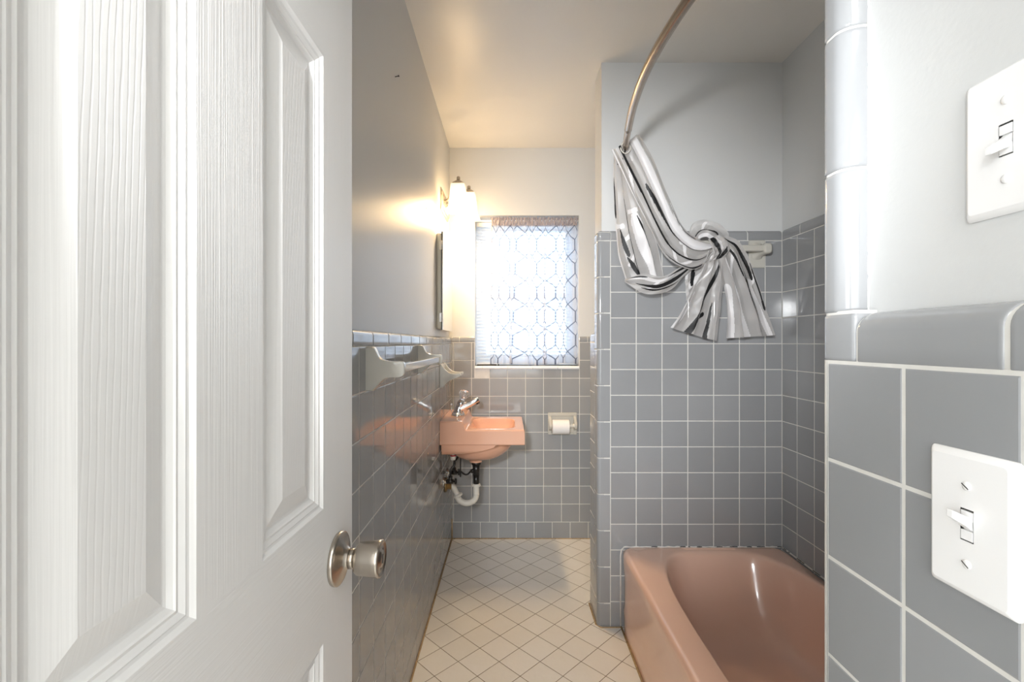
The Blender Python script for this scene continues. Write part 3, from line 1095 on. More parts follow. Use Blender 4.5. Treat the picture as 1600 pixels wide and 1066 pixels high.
# faucet
fx, fy, fz = -0.281, 2.55, DECK
fc = thing('sink_faucet', 'chrome single-handle faucet with clear crystal knob on the pink sink ledge', 'faucet', (fx, fy, fz))
ax = Vector((0.34, 0, 0.94)).normalized()
mb = MB()
mb.lathe([(0.034, -0.001), (0.036, 0.004), (0.033, 0.010), (0.027, 0.020)], (fx + 0.004, fy, fz), (0, 0, 1), M['chrome'], 36, sq=1.9)
mb.build('faucet_base', fc)
mb = MB()
mb.lathe([(0.026, 0), (0.0245, 0.02), (0.0250, 0.023), (0.0225, 0.027), (0.0215, 0.05), (0.0235, 0.056), (0.0220, 0.064), (0.015, 0.078), (0.0105, 0.084)], Vector((fx, fy, fz + 0.008)), ax, M['chrome'], 36)
mb.build('faucet_body', fc)
mb = MB()
kc = Vector((fx, fy, fz + 0.008)) + ax * 0.110
rows = []
for i, (r, h) in enumerate([(0.009, -0.022), (0.0175, -0.015), (0.0235, -0.003), (0.0235, 0.005), (0.018, 0.015), (0.009, 0.019)]):
    pass
mb.lathe([(0.012, -0.025), (0.0225, -0.017), (0.0305, -0.002), (0.0300, 0.007), (0.0225, 0.020), (0.010, 0.024)], kc, ax, M['crystal'], 10, smooth=False)
kk = mb.build('faucet_handle', fc)
kk['label'] = 'clear faceted knob'
mb = MB()
mb.lathe([(0.0065, -0.019), (0.0065, 0.012)], kc, ax, M['chrome'], 12)
mb.build('handle_stem', fc)
mb = MB()
s0 = Vector((fx + 0.018, fy, fz + 0.037)); s1 = Vector((fx + 0.118, fy, fz + 0.087))
d = (s1 - s0).normalized(); upv = Vector((-d.z, 0, d.x))
rows = []
for t, hw, hh in ((0, 0.021, 0.021), (0.25, 0.0185, 0.019), (0.6, 0.0165, 0.0165), (0.93, 0.0155, 0.0145), (1.0, 0.012, 0.011)):
    c = s0.lerp(s1, t)
    ring = []
    for k in range(24):
        a = 2 * PI * k / 24; cc_, ss_ = math.cos(a), math.sin(a)
        rho = 1 / (abs(cc_) ** 3.5 + abs(ss_) ** 3.5) ** (1 / 3.5)
        ring.append(c + Vector((0, 1, 0)) * hw * cc_ * rho + upv * hh * ss_ * rho)
    rows.append(ring)
idx = mb.grid(rows, M['chrome'], True, cv=True); mb.face(idx[-1], M['chrome']); mb.face(idx[0][::-1], M['chrome'])
mb.build('faucet_spout', fc, autos=45)
mb = MB()
mb.lathe([(0.0105, 0), (0.0105, 0.014)], s1 - d * 0.014 - upv * 0.022, upv, M['black'], 20)
mb.build('spout_aerator', fc)
mb = MB()
mb.tube([(fx - 0.032, fy, fz + 0.0), (fx - 0.032, fy, fz + 0.052)], 0.0025, M['chrome'], 8)
mb.lathe([(0.003, 0.05), (0.0065, 0.053), (0.0065, 0.060), (0.003, 0.063)], (fx - 0.032, fy, fz), (0, 0, 1), M['chrome'], 16)
mb.build('lift_rod', fc)

# trap
tx = -0.178
tr = thing('sink_trap', 'white plastic drain trap with black tailpiece under the pink sink', 'drain pipe', (tx, 2.55, 0.30))
mb = MB()
mb.lathe([(0.026, 0.0), (0.026, 0.012), (0.019, 0.016)], (tx, 2.55, 0.530), (0, 0, 1), M['black'], 24)
mb.tube([(tx, 2.55, 0.532), (tx, 2.55, 0.47)], 0.0185, M['black'], 20)
mb.tube([(tx, 2.55, 0.472), (tx, 2.55, 0.415)], 0.0160, M['black'], 20)
tp_ = mb.build('tailpiece', tr); tp_['label'] = 'black metal tailpiece'
mb = MB()
pth = [(tx, 2.55, 0.425), (tx, 2.55, 0.37)]
for k in range(0, 13):
    a = -k / 12 * PI * 0.80
    pth.append((tx - 0.052 + 0.052 * math.cos(a), 2.55, 0.365 + 0.047 * math.sin(a)))
pth.append((tx - 0.107, 2.55, 0.362))
mb.tube(bez(pth, 44), 0.0165, M['pvc'], 20)
mb.build('trap_bend', tr)
mb = MB()
ap = bez([(tx - 0.097, 2.55, 0.350), (tx - 0.110, 2.55, 0.378), (tx - 0.125, 2.55, 0.405), (tx - 0.145, 2.55, 0.416), (LX + 0.012, 2.55, 0.418)], 24)
mb.tube(ap, 0.0150, M['pvc'], 20)
mb.build('trap_arm', tr)
mb = MB()
mb.lathe([(0.023, 0), (0.0245, 0.003), (0.0245, 0.010), (0.021, 0.014)], (tx, 2.55, 0.410), (0, 0, 1), M['pvc'], 10, smooth=False)
mb.build('slip_nut', tr)
mb = MB()
mb.lathe([(0.022, -0.006), (0.0265, -0.003), (0.0265, 0.006), (0.019, 0.009)], (tx - 0.100, 2.55, 0.360), (-0.35, 0, 0.94), M['pvc'], 10, smooth=False)
mb.build('slip_nut', tr)
mb = MB()
mb.lathe([(0.038, 0.001), (0.040, 0.004), (0.030, 0.012), (0.024, 0.014), (0.024, 0.034), (0.019, 0.036)], (LX, 2.55, 0.418), (1, 0, 0), M['brass'], 28)
es = mb.build('wall_flange', tr); es['label'] = 'tarnished brass wall flange'
mb = MB()
mb.tube(bez([(tx - 0.012, 2.552, 0.50), (tx - 0.03, 2.57, 0.487), (tx - 0.05, 2.575, 0.468), (tx - 0.07, 2.57, 0.472), (tx - 0.10, 2.565, 0.50)], 20), 0.005, M['black'], 10)
mb.tube([(tx - 0.085, 2.56, 0.62), (tx - 0.088, 2.57, 0.455)], 0.0035, M['black'], 8)
mb.lathe([(0.011, -0.012), (0.011, 0.012)], (tx - 0.018, 2.552, 0.495), (0.5, 0.3, 0.2), M['black'], 16)
mb.build('popup_linkage', tr)

def valve(y, label, seed):
    v = thing('shutoff_valve', label, 'valve', (LX, y, 0.46), 'shutoff valves under the sink')
    m_ = MB()
    m_.lathe([(0.026, 0.0005), (0.026, 0.003), (0.011, 0.007), (0.011, 0.024)], (LX, y, 0.46), (1, 0, 0), M['chrome'], 24)
    m_.build('valve_flange', v)
    m_ = MB()
    m_.tube([(LX + 0.020, y, 0.46), (LX + 0.055, y, 0.46)], 0.0125, M['black'], 14)
    m_.tube([(LX + 0.038, y, 0.455), (LX + 0.038, y, 0.488)], 0.0105, M['black'], 14)
    m_.build('valve_body', v)
    m_ = MB()
    m_.lathe([(0.006, 0.05), (0.006, 0.060), (0.017, 0.062), (0.017, 0.070), (0.006, 0.073)], (LX, y, 0.46), (1, 0, 0), M['black'], 8)
    m_.build('valve_handle', v)
    m_ = MB()
    m_.tube(bez([(LX + 0.038, y, 0.485), (LX + 0.040, y + 0.004, 0.52), (LX + 0.060, y + seed, 0.55), (LX + 0.052, y + seed, 0.59), (LX + 0.050, y + seed, 0.625)], 26), 0.0058, M['black'], 10)
    m_.build('supply_hose', v)
    m_ = MB()
    m_.lathe([(0.013, 0.0), (0.015, 0.012), (0.011, 0.035)], (LX + 0.051, y + seed, 0.572), (0, 0, 1), M['pvc'], 10, smooth=False)
    m_.lathe([(0.0155, 0.020), (0.0155, 0.026)], (LX + 0.051, y + seed, 0.572), (0, 0, 1), M['redplastic'], 10)
    m_.build('hose_nut', v)
valve(2.47, 'dark shutoff valve and hose under the sink, nearer the camera', 0.012)
valve(2.64, 'dark shutoff valve and hose under the sink, nearer the back wall', -0.012)

# ------------------------------------------------------------------ ceramic accessories on the left wall
def post_profile(dep, zc, h=0.108):
    """side outline (x out from wall, z) of a ceramic towel-bar post"""
    pts = []
    top = [(0, h / 2), (0.014, h / 2), (0.020, h / 2 - 0.006), (0.030, 0.028), (0.045, 0.021), (0.060, 0.0185), (dep - 0.008, 0.018), (dep - 0.002, 0.014), (dep, 0.006)]
    bot = [(dep, -0.010), (dep - 0.003, -0.016), (dep - 0.012, -0.021), (0.055, -0.022), (0.040, -0.028), (0.026, -0.042), (0.019, -h / 2 + 0.004), (0.014, -h / 2), (0, -h / 2)]
    a = bez([(x, 0, z) for x, z in top], 26); b2 = bez([(x, 0, z) for x, z in bot], 26)
    return [(p.x, p.z + zc) for p in a + b2]


def towel_bar(label, X, y0, y1, zc, sgn=1):
    t = thing('towel_bar', label, 'towel bar', (X, (y0 + y1) / 2, zc))
    for y in (y0, y1):
        m_ = MB()
        pr = post_profile(0.092, zc)
        w0 = 0.024
        rows = []
        for q, s_ in ((-1.0, 0.86), (-0.8, 0.97), (-0.5, 1), (0.5, 1), (0.8, 0.97), (1.0, 0.86)):
            r = []
            for (a, c) in pr:
                taper = 1.0 if a < 0.012 else 0.62 + 0.38 * math.exp(-(a - 0.012) / 0.014)
                r.append((X + a * (1 - (1 - s_) * 0.2 * (a > 0.02)), y + q * w0 * taper * 0.75, zc + (c - zc) * (1 - (1 - s_) * 0.35)))
            rows.append(r)
        idx = m_.grid(rows, M['ceramic'], True, cv=True)
        m_.face(idx[0][::-1], M['ceramic']); m_.face(idx[-1], M['ceramic'])
        m_.build('mounting_post', t, autos=50)
    m_ = MB()
    m_.box((X + 0.066, y0 + 0.008, zc - 0.011), (X + 0.085, y1 - 0.008, zc + 0.010), M['ceramic'])
    bb = m_.build('bar', t, bevel=0.002); bb['label'] = 'square glossy grey bar'
    return t


towel_bar('long ceramic towel bar on the left tiled wall between door and sink', LX, 1.150, 1.80, 1.131)

# soap dish
t = thing('soap_dish', 'grey ceramic soap dish with two curved cheeks on the left wall above the sink', 'soap dish', (LX, 2.42, 1.03))
def cheek(y, hw):
    top = [(0, 0.058), (0.006, 0.058), (0.014, 0.046), (0.030, 0.026), (0.052, 0.012), (0.078, 0.008), (0.100, 0.010), (0.106, 0.004)]
    bot = [(0.104, -0.004), (0.085, -0.014), (0.062, -0.022), (0.040, -0.036), (0.022, -0.056), (0.008, -0.064), (0, -0.064)]
    a = bez([(x, 0, z) for x, z in top], 22); b2 = bez([(x, 0, z) for x, z in bot], 20)
    m_ = MB()
    pr = [(LX + p.x, p.z + 1.030) for p in a + b2]
    m_.extrude(pr, lambda p, q, s: (p, y + s, q), -hw, hw, M['ceramic'])
    m_.build('dish_cheek', t, bevel=0.0025)
cheek(2.352, 0.010); cheek(2.492, 0.010)
mb = MB()
mb.box((LX, 2.345, 0.968), (LX + 0.008, 2.499, 1.086), M['ceramic'])
mb.build('dish_back', t, bevel=0.003)
mb = MB()
top = bez([(0, 0, 0.020), (0.02, 0, 0.004), (0.05, 0, -0.002), (0.085, 0, -0.001), (0.100, 0, 0.003)], 16)
bot = bez([(0.100, 0, -0.006), (0.07, 0, -0.018), (0.04, 0, -0.032), (0.0, 0, -0.05)], 14)
mb.extrude([(LX + p.x, p.z + 1.03) for p in top + bot], lambda p, q, s: (p, s, q), 2.360, 2.484, M['ceramic'])
mb.build('dish_tray', t, autos=50)

# nail and small hook high on the left wall
for (y, z, lb) in ((1.485, 2.040, 'small dark nail high on the left wall near the ceiling'), (2.02, 1.775, 'tiny bent nail in the left wall in the lamp glow')):
    mb = MB()
    mb.lathe([(0.0012, -0.002), (0.0012, 0.012), (0.0030, 0.012), (0.0030, 0.014)], (-0.362, y, z), (1, -0.2, 0.1), M['dark'], 10)
    tag(mb.build('nail', loc=(-0.362, y, z)), lb, 'nail')

# medicine cabinet seen edge on
mc = thing('medicine_cabinet', 'slim wall mirror cabinet seen edge-on on the left wall above the sink', 'cabinet', (-0.362, 2.52, 1.26))
mb = MB()
mb.box((-0.3625, 2.335, 1.262), (-0.334, 2.72, 1.745), M['cream'])
mb.build('cabinet_frame', mc, bevel=0.009)
mb = MB(); mb.box((-0.336, 2.330, 1.258), (-0.3315, 2.725, 1.75), M['black'])
mb.build('door_backing', mc)
mb = MB(); mb.box((-0.3315, 2.330, 1.258), (-0.3275, 2.725, 1.75), M['mirror'])
mr = mb.build('mirror_door', mc); mr['label'] = 'mirror glass'
for z in (1.32, 1.68):
    mb = MB(); mb.box((-0.345, 2.3285, z - 0.022), (-0.334, 2.3345, z + 0.022), M['chrome']); mb.tube([(-0.3335, 2.327, z - 0.022), (-0.3335, 2.327, z + 0.022)], 0.003, M['chrome'], 8)
    mb.build('hinge', mc)

# ------------------------------------------------------------------ vanity light
vl = thing('vanity_light', 'lit three-light vanity fixture with frosted bell shades on the left wall', 'lamp', (-0.362, 2.6, 1.96))
mb = MB()
rows = []
for ins, dx in ((0, 0), (0, 0.006), (0.006, 0.009), (0.012, 0.009), (0.016, 0.014), (0.022, 0.017), (0.03, 0.017)):
    rows.append([(-0.3622 + dx, 2.46 + ins, 1.90 + ins), (-0.3622 + dx, 2.74 - ins, 1.90 + ins), (-0.3622 + dx, 2.74 - ins, 2.015 - ins), (-0.3622 + dx, 2.46 + ins, 2.015 - ins)])
idx = mb.grid(rows, M['nickel'], False, cv=True); mb.face(idx[-1], M['nickel'])
mb.build('back_plate', vl)
for (X, Y) in ((-0.265, 2.455), (-0.222, 2.60), (-0.265, 2.742)):
    mb = MB()
    mb.tube(bez([(-0.35, 2.6 + (Y - 2.6) * 0.35, 1.965), (-0.32, 2.6 + (Y - 2.6) * 0.6, 1.975), (X - 0.03, Y, 2.03), (X, Y, 2.036)], 20), 0.0055, M['nickel'], 12)
    mb.build('arm', vl)
    mb = MB()
    mb.lathe([(0.034, 2.017), (0.033, 2.026), (0.026, 2.037), (0.014, 2.046), (0.009, 2.048), (0.009, 2.064), (0.006, 2.067)], (X, Y, 0), (0, 0, 1), M['nickel'], 24)
    mb.build('shade_cap', vl)
    mb = MB()
    rows = []
    prof = [(0.034, 2.022), (0.037, 2.010), (0.040, 1.98), (0.043, 1.94), (0.046, 1.912), (0.0485, 1.902), (0.055, 1.893), (0.060, 1.884)]
    for hw, z_ in prof:
        r = []
        for k in range(40):
            a = 2 * PI * k / 40; c_, s_ = math.cos(a), math.sin(a)
            rho = 1 / (abs(c_) ** 7 + abs(s_) ** 7) ** (1 / 7)
            r.append((X + hw * c_ * rho, Y + hw * s_ * rho, z_))
        rows.append(r)
    mb.grid(rows, M['shade'], True, cv=True)
    sh = mb.build('glass_shade', vl, autos=40, solid=0.003)
    mb = MB()
    mb.lathe([(0.008, 2.02), (0.013, 2.0), (0.024, 1.97), (0.024, 1.955), (0.014, 1.938), (0.004, 1.934)], (X, Y, 0), (0, 0, 1), M['bulb'], 20)
    mb.build('bulb', sh)
    ld = bpy.data.lights.new('bulb_light', 'POINT')
    ld.energy = LAMP_W; ld.color = LAMP_C; ld.shadow_soft_size = 0.03
    lo = bpy.data.objects.new('bulb_light', ld)
    COL.objects.link(lo); lo.location = (X, Y, 1.918)

# ------------------------------------------------------------------ toilet paper holder on the back wall
tpx0, tpx1, tpz0, tpz1 = 0.238, 0.413, 0.635, 0.768
tp = thing('toilet_paper_holder', 'grey ceramic toilet paper holder set in the back wall tiles', 'paper holder', ((tpx0 + tpx1) / 2, BY, tpz0))
mb = MB()
w = 0.020
for lo, hi in (((tpx0, BY - 0.012, tpz0), (tpx0 + w, BY + 0.004, tpz1)), ((tpx1 - w, BY - 0.012, tpz0), (tpx1, BY + 0.004, tpz1)), ((tpx0 + w * 0.7, BY - 0.012, tpz1 - 0.020), (tpx1 - w * 0.7, BY + 0.004, tpz1)), ((tpx0 + w * 0.7, BY - 0.010, tpz0), (tpx1 - w * 0.7, BY + 0.004, tpz0 + 0.012))):
    mb.box(lo, hi, M['ceramic'])
mb.build('holder_frame', tp, bevel=0.004)
mb = MB(); mb.box((tpx0 + 0.01, BY - 0.0015, tpz0 + 0.004), (tpx1 - 0.01, BY + 0.004, tpz1 - 0.004), M['ceramic'])
mb.build('recess_back', tp)
for xa in (tpx0 + 0.004, tpx1 - 0.020):
    mb = MB()
    pr = bez([(BY - 0.004, 0, tpz1 - 0.012), (BY - 0.020, 0, tpz1 - 0.030), (BY - 0.050, 0, 0.715), (BY - 0.060, 0, 0.695), (BY - 0.052, 0, 0.676), (BY - 0.020, 0, 0.665), (BY - 0.004, 0, 0.650)], 26)
    mb.extrude([(p.x, p.z) for p in pr], lambda p, q, s: (s, p, q), xa, xa + 0.016, M['ceramic'])
    mb.build('holder_ear', tp, bevel=0.003)
mb = MB()
mb.lathe([(0.012, 0.0), (0.012, 0.025), (0.010, 0.026), (0.010, 0.030), (0.012, 0.031), (0.012, 0.110), (0.009, 0.111), (0.009, 0.116), (0.012, 0.117), (0.012, 0.122), (0.009, 0.123), (0.009, 0.128), (0.012, 0.129), (0.012, 0.135)], (tpx0 + 0.020, BY - 0.045, 0.695), (1, 0, 0), M['pvc'], 20)
mb.build('roller', tp)
mb = MB()
mb.lathe([(0.0185, 0), (0.0415, 0), (0.0425, 0.001), (0.0425, 0.099), (0.0415, 0.100), (0.0185, 0.100), (0.0185, 0)], (0.260, BY - 0.0465, 0.6885), (1, 0, 0), M['paper'], 40, False, False)
pr = tag(mb.build('toilet_paper_roll', loc=(0.31, BY - 0.0465, 0.688), autos=40), 'white toilet paper roll on the holder on the back wall', 'toilet paper')

# ------------------------------------------------------------------ switch plates
def switch_plate(label, X, y, z, up, painted):
    t = thing('light_switch', label, 'light switch', (X, y, z))
    W, H, T = 0.0345, 0.0565, 0.0062
    m_ = MB()
    rows = []
    for ins, dx in ((0, 0), (0, -0.0018), (0.0008, -0.0032), (0.0028, -0.0050), (0.0050, -T)):
        r = []
        for sy, sz in ((-1, -1), (1, -1), (1, 1), (-1, 1)):
            for k in range(4):
                a0 = {(-1, -1): PI, (1, -1): 1.5 * PI, (1, 1): 0, (-1, 1): 0.5 * PI}[(sy, sz)]
                a = a0 + k / 3 * PI / 2
                rad = 0.0030
                r.append((X + dx, y + sy * (W - ins - rad) + rad * math.cos(a), z + sz * (H - ins - rad) + rad * math.sin(a)))
        rows.append(r)
    idx = m_.grid(rows, M['plate'], True, cv=True)
    # face with a slot opening
    sw, shh = 0.0052, 0.0125
    slot = []
    for q in idx[-1]:
        vx, vy, vz = m_.v[q]
        slot.append((X - T, max(y - sw, min(y + sw, y + (vy - y) * 10)), max(z - shh, min(z + shh, z + (vz - z) * 10))))
    si = m_.verts(slot)
    n = len(si)
    for k in range(n):
        m_.face([idx[-1][k], idx[-1][(k + 1) % n], si[(k + 1) % n], si[k]], M['plate'], True)
    m_.build('cover_plate', t, autos=20, recalc=False)
    m_ = MB()
    Xf = X - T
    m_.box((Xf + 0.0022, y - sw - 0.0004, z - shh - 0.0004), (Xf + 0.0030, y + sw + 0.0004, z + shh + 0.0004), M['dark'])
    m_.box((Xf - 0.0004, y - sw + 0.0007, z - shh + 0.0010), (Xf + 0.0024, y + sw - 0.0007, z - shh + 0.0085 if up else z - 0.004), M['plate'])
    m_.box((Xf - 0.0004, y - sw + 0.0007, z + 0.004), (Xf + 0.0024, y + sw - 0.0007, z + shh - 0.0015), M['plate'])
    m_.build('slot_insert', t)
    m_ = MB()
    s_ = 1 if up else -1
    def sec(cx_, cz, hy_, hz_):
        return [(cx_, y - hy_, cz - hz_), (cx_, y + hy_, cz - hz_), (cx_, y + hy_, cz + hz_), (cx_, y - hy_, cz + hz_)]
    idx = m_.grid([sec(Xf + 0.002, z + s_ * 0.001, 0.0040, 0.0052), sec(Xf - 0.004, z + s_ * 0.0045, 0.0036, 0.0038), sec(Xf - 0.0135, z + s_ * 0.0095, 0.0029, 0.0030)], M['plate'], False, cv=True)
    m_.face(idx[-1], M['plate'])
    m_.build('toggle', t, bevel=0.0008)
    for dz in (-0.0302, 0.0302):
        m_ = MB()
        m_.lathe([(0.0036, -0.0002), (0.0034, 0.0008), (0.0020, 0.0015), (0.0003, 0.0016)], (Xf, y, z + dz), (-1, 0, 0), M['plate'] if painted else M['plate'], 20, True, True)
        if not painted:
            ang = 0.6
            dy_, dz_ = math.cos(ang) * 0.0033, math.sin(ang) * 0.0033
            px_, pz_ = -math.sin(ang) * 0.00045, math.cos(ang) * 0.00045
            z2 = z + dz
            m_.quad((Xf - 0.00175, y - dy_ + px_, z2 - dz_ + pz_), (Xf - 0.00175, y + dy_ + px_, z2 + dz_ + pz_), (Xf - 0.00175, y + dy_ - px_, z2 + dz_ - pz_), (Xf - 0.00175, y - dy_ - px_, z2 - dz_ - pz_), M['dark'])
        m_.build('screw', t)


switch_plate('white toggle light switch on the grey tiles, lower of the two at the right', SX, 0.3608, 1.0545, True, False)
switch_plate('white toggle light switch on the painted wall, upper of the two at the right', 0.385, 0.3560, 1.3510, False, True)

# ------------------------------------------------------------------ shower rod, curtain and the ceramic bar it is tied round
rodp = bez([(0.500, 1.984, 1.95), (0.463, 1.85, 1.95), (0.432, 1.706, 1.95), (0.396, 1.48, 1.95), (0.381, 1.27, 1.95), (0.392, 1.06, 1.95), (0.43, 0.83, 1.95), (0.50, 0.527, 1.95)], 70)
rod = thing('shower_curtain_rod', 'curved bronze shower curtain rod bowing over the pink tub', 'rod', (0.44, 1.25, 1.95))
mb = MB(); mb.tube(rodp[:24], 0.0115, M['rod'], 18); mb.build('inner_tube', rod)
mb = MB(); mb.tube(rodp[22:], 0.0130, M['rod'], 18)
mb.build('outer_tube', rod)
for p, dy in ((rodp[0], -1), (rodp[-1], 1)):
    mb = MB(); mb.lathe([(0.034, 0), (0.034, 0.004), (0.024, 0.012), (0.016, 0.02)], p, (0, dy, 0), M['rod'], 28); mb.build('wall_flange', rod)

tb = thing('ceramic_grab_bar', 'short grey ceramic bar on the tub end wall, half hidden by the tied curtain', 'grab bar', (0.97, WY, 1.57))
for X in (0.83, 1.040):
    mb = MB()
    mb.box((X - 0.034, WY - 0.007, 1.508), (X + 0.034, WY + 0.002, 1.624), M['ceramic'])
    mb.build('wall_plate', tb, bevel=0.003)
    mb = MB()
    rows = []
    for (yy, w, h, xo) in ((0.004, 0.024, 0.040, 0), (0.015, 0.016, 0.026, 0.004), (0.035, 0.014, 0.021, 0.010), (0.060, 0.017, 0.021, 0.012), (0.070, 0.016, 0.020, 0.012), (0.074, 0.010, 0.014, 0.012)):
        r = []
        for k in range(24):
            a = 2 * PI * k / 24; c_, s_ = math.cos(a), math.sin(a)
            rho = 1 / (abs(c_) ** 4 + abs(s_) ** 4) ** 0.25
            r.append((X + (xo if X > 1 else -xo) + w * c_ * rho, WY - yy, 1.578 + h * s_ * rho))
        rows.append(r)
    idx = mb.grid(rows, M['ceramic'], True, cv=True); mb.face(idx[-1], M['ceramic'])
    mb.build('mounting_post', tb)
mb = MB(); mb.box((0.83, WY - 0.066, 1.567), (1.045, WY - 0.044, 1.592), M['ceramic'])
mb.build('bar', tb, bevel=0.004)

# shower curtain: pleated vinyl sheets, points given as (x, z) on the wall elevation with distance y
def el(px, py, y):
    return Vector(((px - 795) * y / F, y, EYE - (py - 535) * y / F))


random.seed(11)
SHC = thing('shower_curtain', 'clear vinyl shower curtain with black and white branch print, knotted round the ceramic bar', 'shower curtain', (0.5, 1.9, 1.95))


def sheet(name, left, right, yl, pleats, amp, blacks, whites, nu=150, nv=240, phase=0.0, kink=0.15, flat0=1.0, flat1=1.0):
    """left/right: edge outlines read at depth yl(v); blacks: (u0, v0, u1, v1, width); whites the same"""
    nl = len(left)
    def at(pts, yy):
        return bez([el(p[0], p[1], yy[k]) for k, p in enumerate(pts)], nv + 1)
    L_ = at(left, yl); R_2 = at(right, yl if len(right) == len(yl) else [yl[0] + (yl[-1] - yl[0]) * k / (len(right) - 1) for k in range(len(right))])
    rows = []
    for j in range(nv + 1):
        v = j / nv
        env = flat0 + (flat1 - flat0) * v
        r = []
        for i in range(nu + 1):
            u = i / nu
            # pleats lie over each other: sharpened wave plus sideways lean
            ph = u * 2 * PI * pleats + phase + 0.5 * math.sin(v * 3 + u * 2)
            w = math.asin(math.sin(ph)) / (PI / 2) * (1 - kink) + math.sin(ph) * kink
            uu = u + 0.22 / pleats * math.cos(ph) * env * math.sin(PI * min(1, max(0, u)))
            p = L_[j].lerp(R_2[j], uu)
            p = p + Vector((0, -1, 0)) * (w * amp * 0.62 * env + 0.002 * math.sin(v * 23 + u * 11))
            p.y = min(p.y, WY - 0.012)
            r.append(p)
        rows.append(r)

    def hit(u, v, segs, taper=False):
        for (a, b_, c, d_, w_) in segs:
            dx, dy = c - a, d_ - b_
            l2 = dx * dx + dy * dy
            t_ = max(0, min(1, ((u - a) * dx + (v - b_) * dy) / l2))
            ww = w_ * 1.7 * (1.0 + 0.12 * math.sin(t_ * 7 + a * 20))
            if taper: ww *= 0.30 + 0.65 * min(1, 3 * t_ + (b_ < 0.02))
            if math.hypot(u - a - dx * t_, (v - b_ - dy * t_)) < ww:
                return True
        return False

    def mf(i, j):
        v, u = (i + .5) / nv, (j + .5) / nu
        if hit(u, v, blacks, True): return M['peva_black']
        if hit(u, v, whites): return M['peva_white']
        return M['peva']
    m_ = MB()
    m_.grid(rows, M['peva'], True, matf=mf)
    return m_.build(name, SHC, recalc=False)


# main fall from the rod to the knot
sheet('curtain_fold', [(955, 236), (985, 300), (1015, 360), (1040, 402), (1070, 420), (1092, 418), (1118, 392)],
      [(1000, 208), (1022, 248), (1043, 300), (1062, 343), (1080, 366), (1100, 376), (1120, 382)],
      [1.80, 1.82, 1.83, 1.84, 1.845, 1.85, 1.86], 3.6, 0.016,
      [(0.25, 0.0, 0.28, 0.95, 0.020), (0.47, 0.22, 0.62, 0.58, 0.030), (0.62, 0.58, 0.60, 0.90, 0.026), (0.90, 0.40, 0.93, 0.70, 0.015), (0.08, 0.50, 0.06, 0.82, 0.024)],
      [(0.03, 0.0, 0.05, 0.5, 0.012), (0.10, 0.20, 0.26, 0.08, 0.010), (0.72, 0.05, 0.80, 0.92, 0.050), (0.72, 0.48, 0.55, 0.44, 0.012), (0.74, 0.52, 0.95, 0.40, 0.012), (0.70, 0.60, 0.52, 0.58, 0.010), (0.76, 0.56, 0.98, 0.50, 0.012), (0.12, 0.60, 0.36, 0.48, 0.010), (0.05, 0.55, 0.22, 0.72, 0.010), (0.4, 0.66, 0.52, 0.62, 0.01)],
      phase=0.6)
# loop hanging at the left
sheet('curtain_fold', [(958, 240), (958, 290), (961, 350), (966, 400), (977, 438)],
      [(985, 262), (1000, 300), (1015, 345), (1030, 390), (1038, 432)],
      [1.85, 1.86, 1.87, 1.88, 1.89], 2.6, 0.013,
      [(0.05, 0.20, 0.05, 0.42, 0.024), (0.38, 0.35, 0.42, 1.0, 0.035), (0.15, 0.55, 0.22, 0.75, 0.016), (0.20, 0.78, 0.34, 1.0, 0.020), (0.62, 0.45, 0.78, 0.70, 0.014)],
      [(0.0, 0.0, 0.0, 1.0, 0.035), (0.22, 0.62, 0.40, 0.58, 0.011), (0.05, 0.52, 0.2, 0.52, 0.010), (0.2, 0.85, 0.32, 0.76, 0.011), (0.55, 0.45, 0.8, 0.52, 0.012), (0.60, 0.50, 0.72, 1.0, 0.05), (0.50, 0.42, 0.66, 0.40, 0.010)],
      phase=1.7)
# its rolled lower edge sweeping up to the knot
sheet('curtain_fold', [(976, 436), (1005, 428), (1035, 432), (1062, 418), (1085, 408), (1108, 392)],
      [(976, 440), (1000, 456), (1022, 460), (1048, 453), (1070, 432), (1108, 400)],
      [1.87, 1.865, 1.86, 1.865, 1.87, 1.88], 1.6, 0.014,
      [(0.55, 0.15, 0.45, 0.75, 0.045), (0.80, 0.22, 0.74, 0.62, 0.040), (0.1, 0.05, 0.2, 0.20, 0.03), (0.2, 0.5, 0.15, 0.75, 0.06)],
      [(0.3, 0.40, 0.75, 0.28, 0.012), (0.25, 0.1, 0.30, 0.5, 0.04)],
      phase=0.3, flat0=0.3)
# puff above the knot
sheet('curtain_knot', [(1074, 366), (1083, 349), (1102, 344), (1122, 350), (1136, 362), (1138, 374)],
      [(1088, 380), (1096, 372), (1104, 370), (1112, 374), (1118, 380), (1122, 386)],
      [1.89, 1.87, 1.86, 1.86, 1.87, 1.88], 1.5, 0.012,
      [(0.75, 0.12, 0.42, 0.62, 0.055)],
      [(0.45, 0.30, 0.15, 0.42, 0.015), (0.9, 0.2, 0.9, 0.7, 0.04)],
      phase=2.0)
# tight wrap of the knot round the bar
sheet('curtain_knot', [(1106, 374), (1112, 386), (1114, 398), (1108, 408)],
      [(1126, 366), (1136, 376), (1140, 390), (1132, 402)],
      [1.84, 1.825, 1.825, 1.84], 2.5, 0.008,
      [(0.3, 0.0, 0.45, 1.0, 0.05), (0.8, 0.55, 0.7, 0.95, 0.06)],
      [(0.6, 0.1, 0.62, 0.8, 0.04)], nu=60, nv=60)
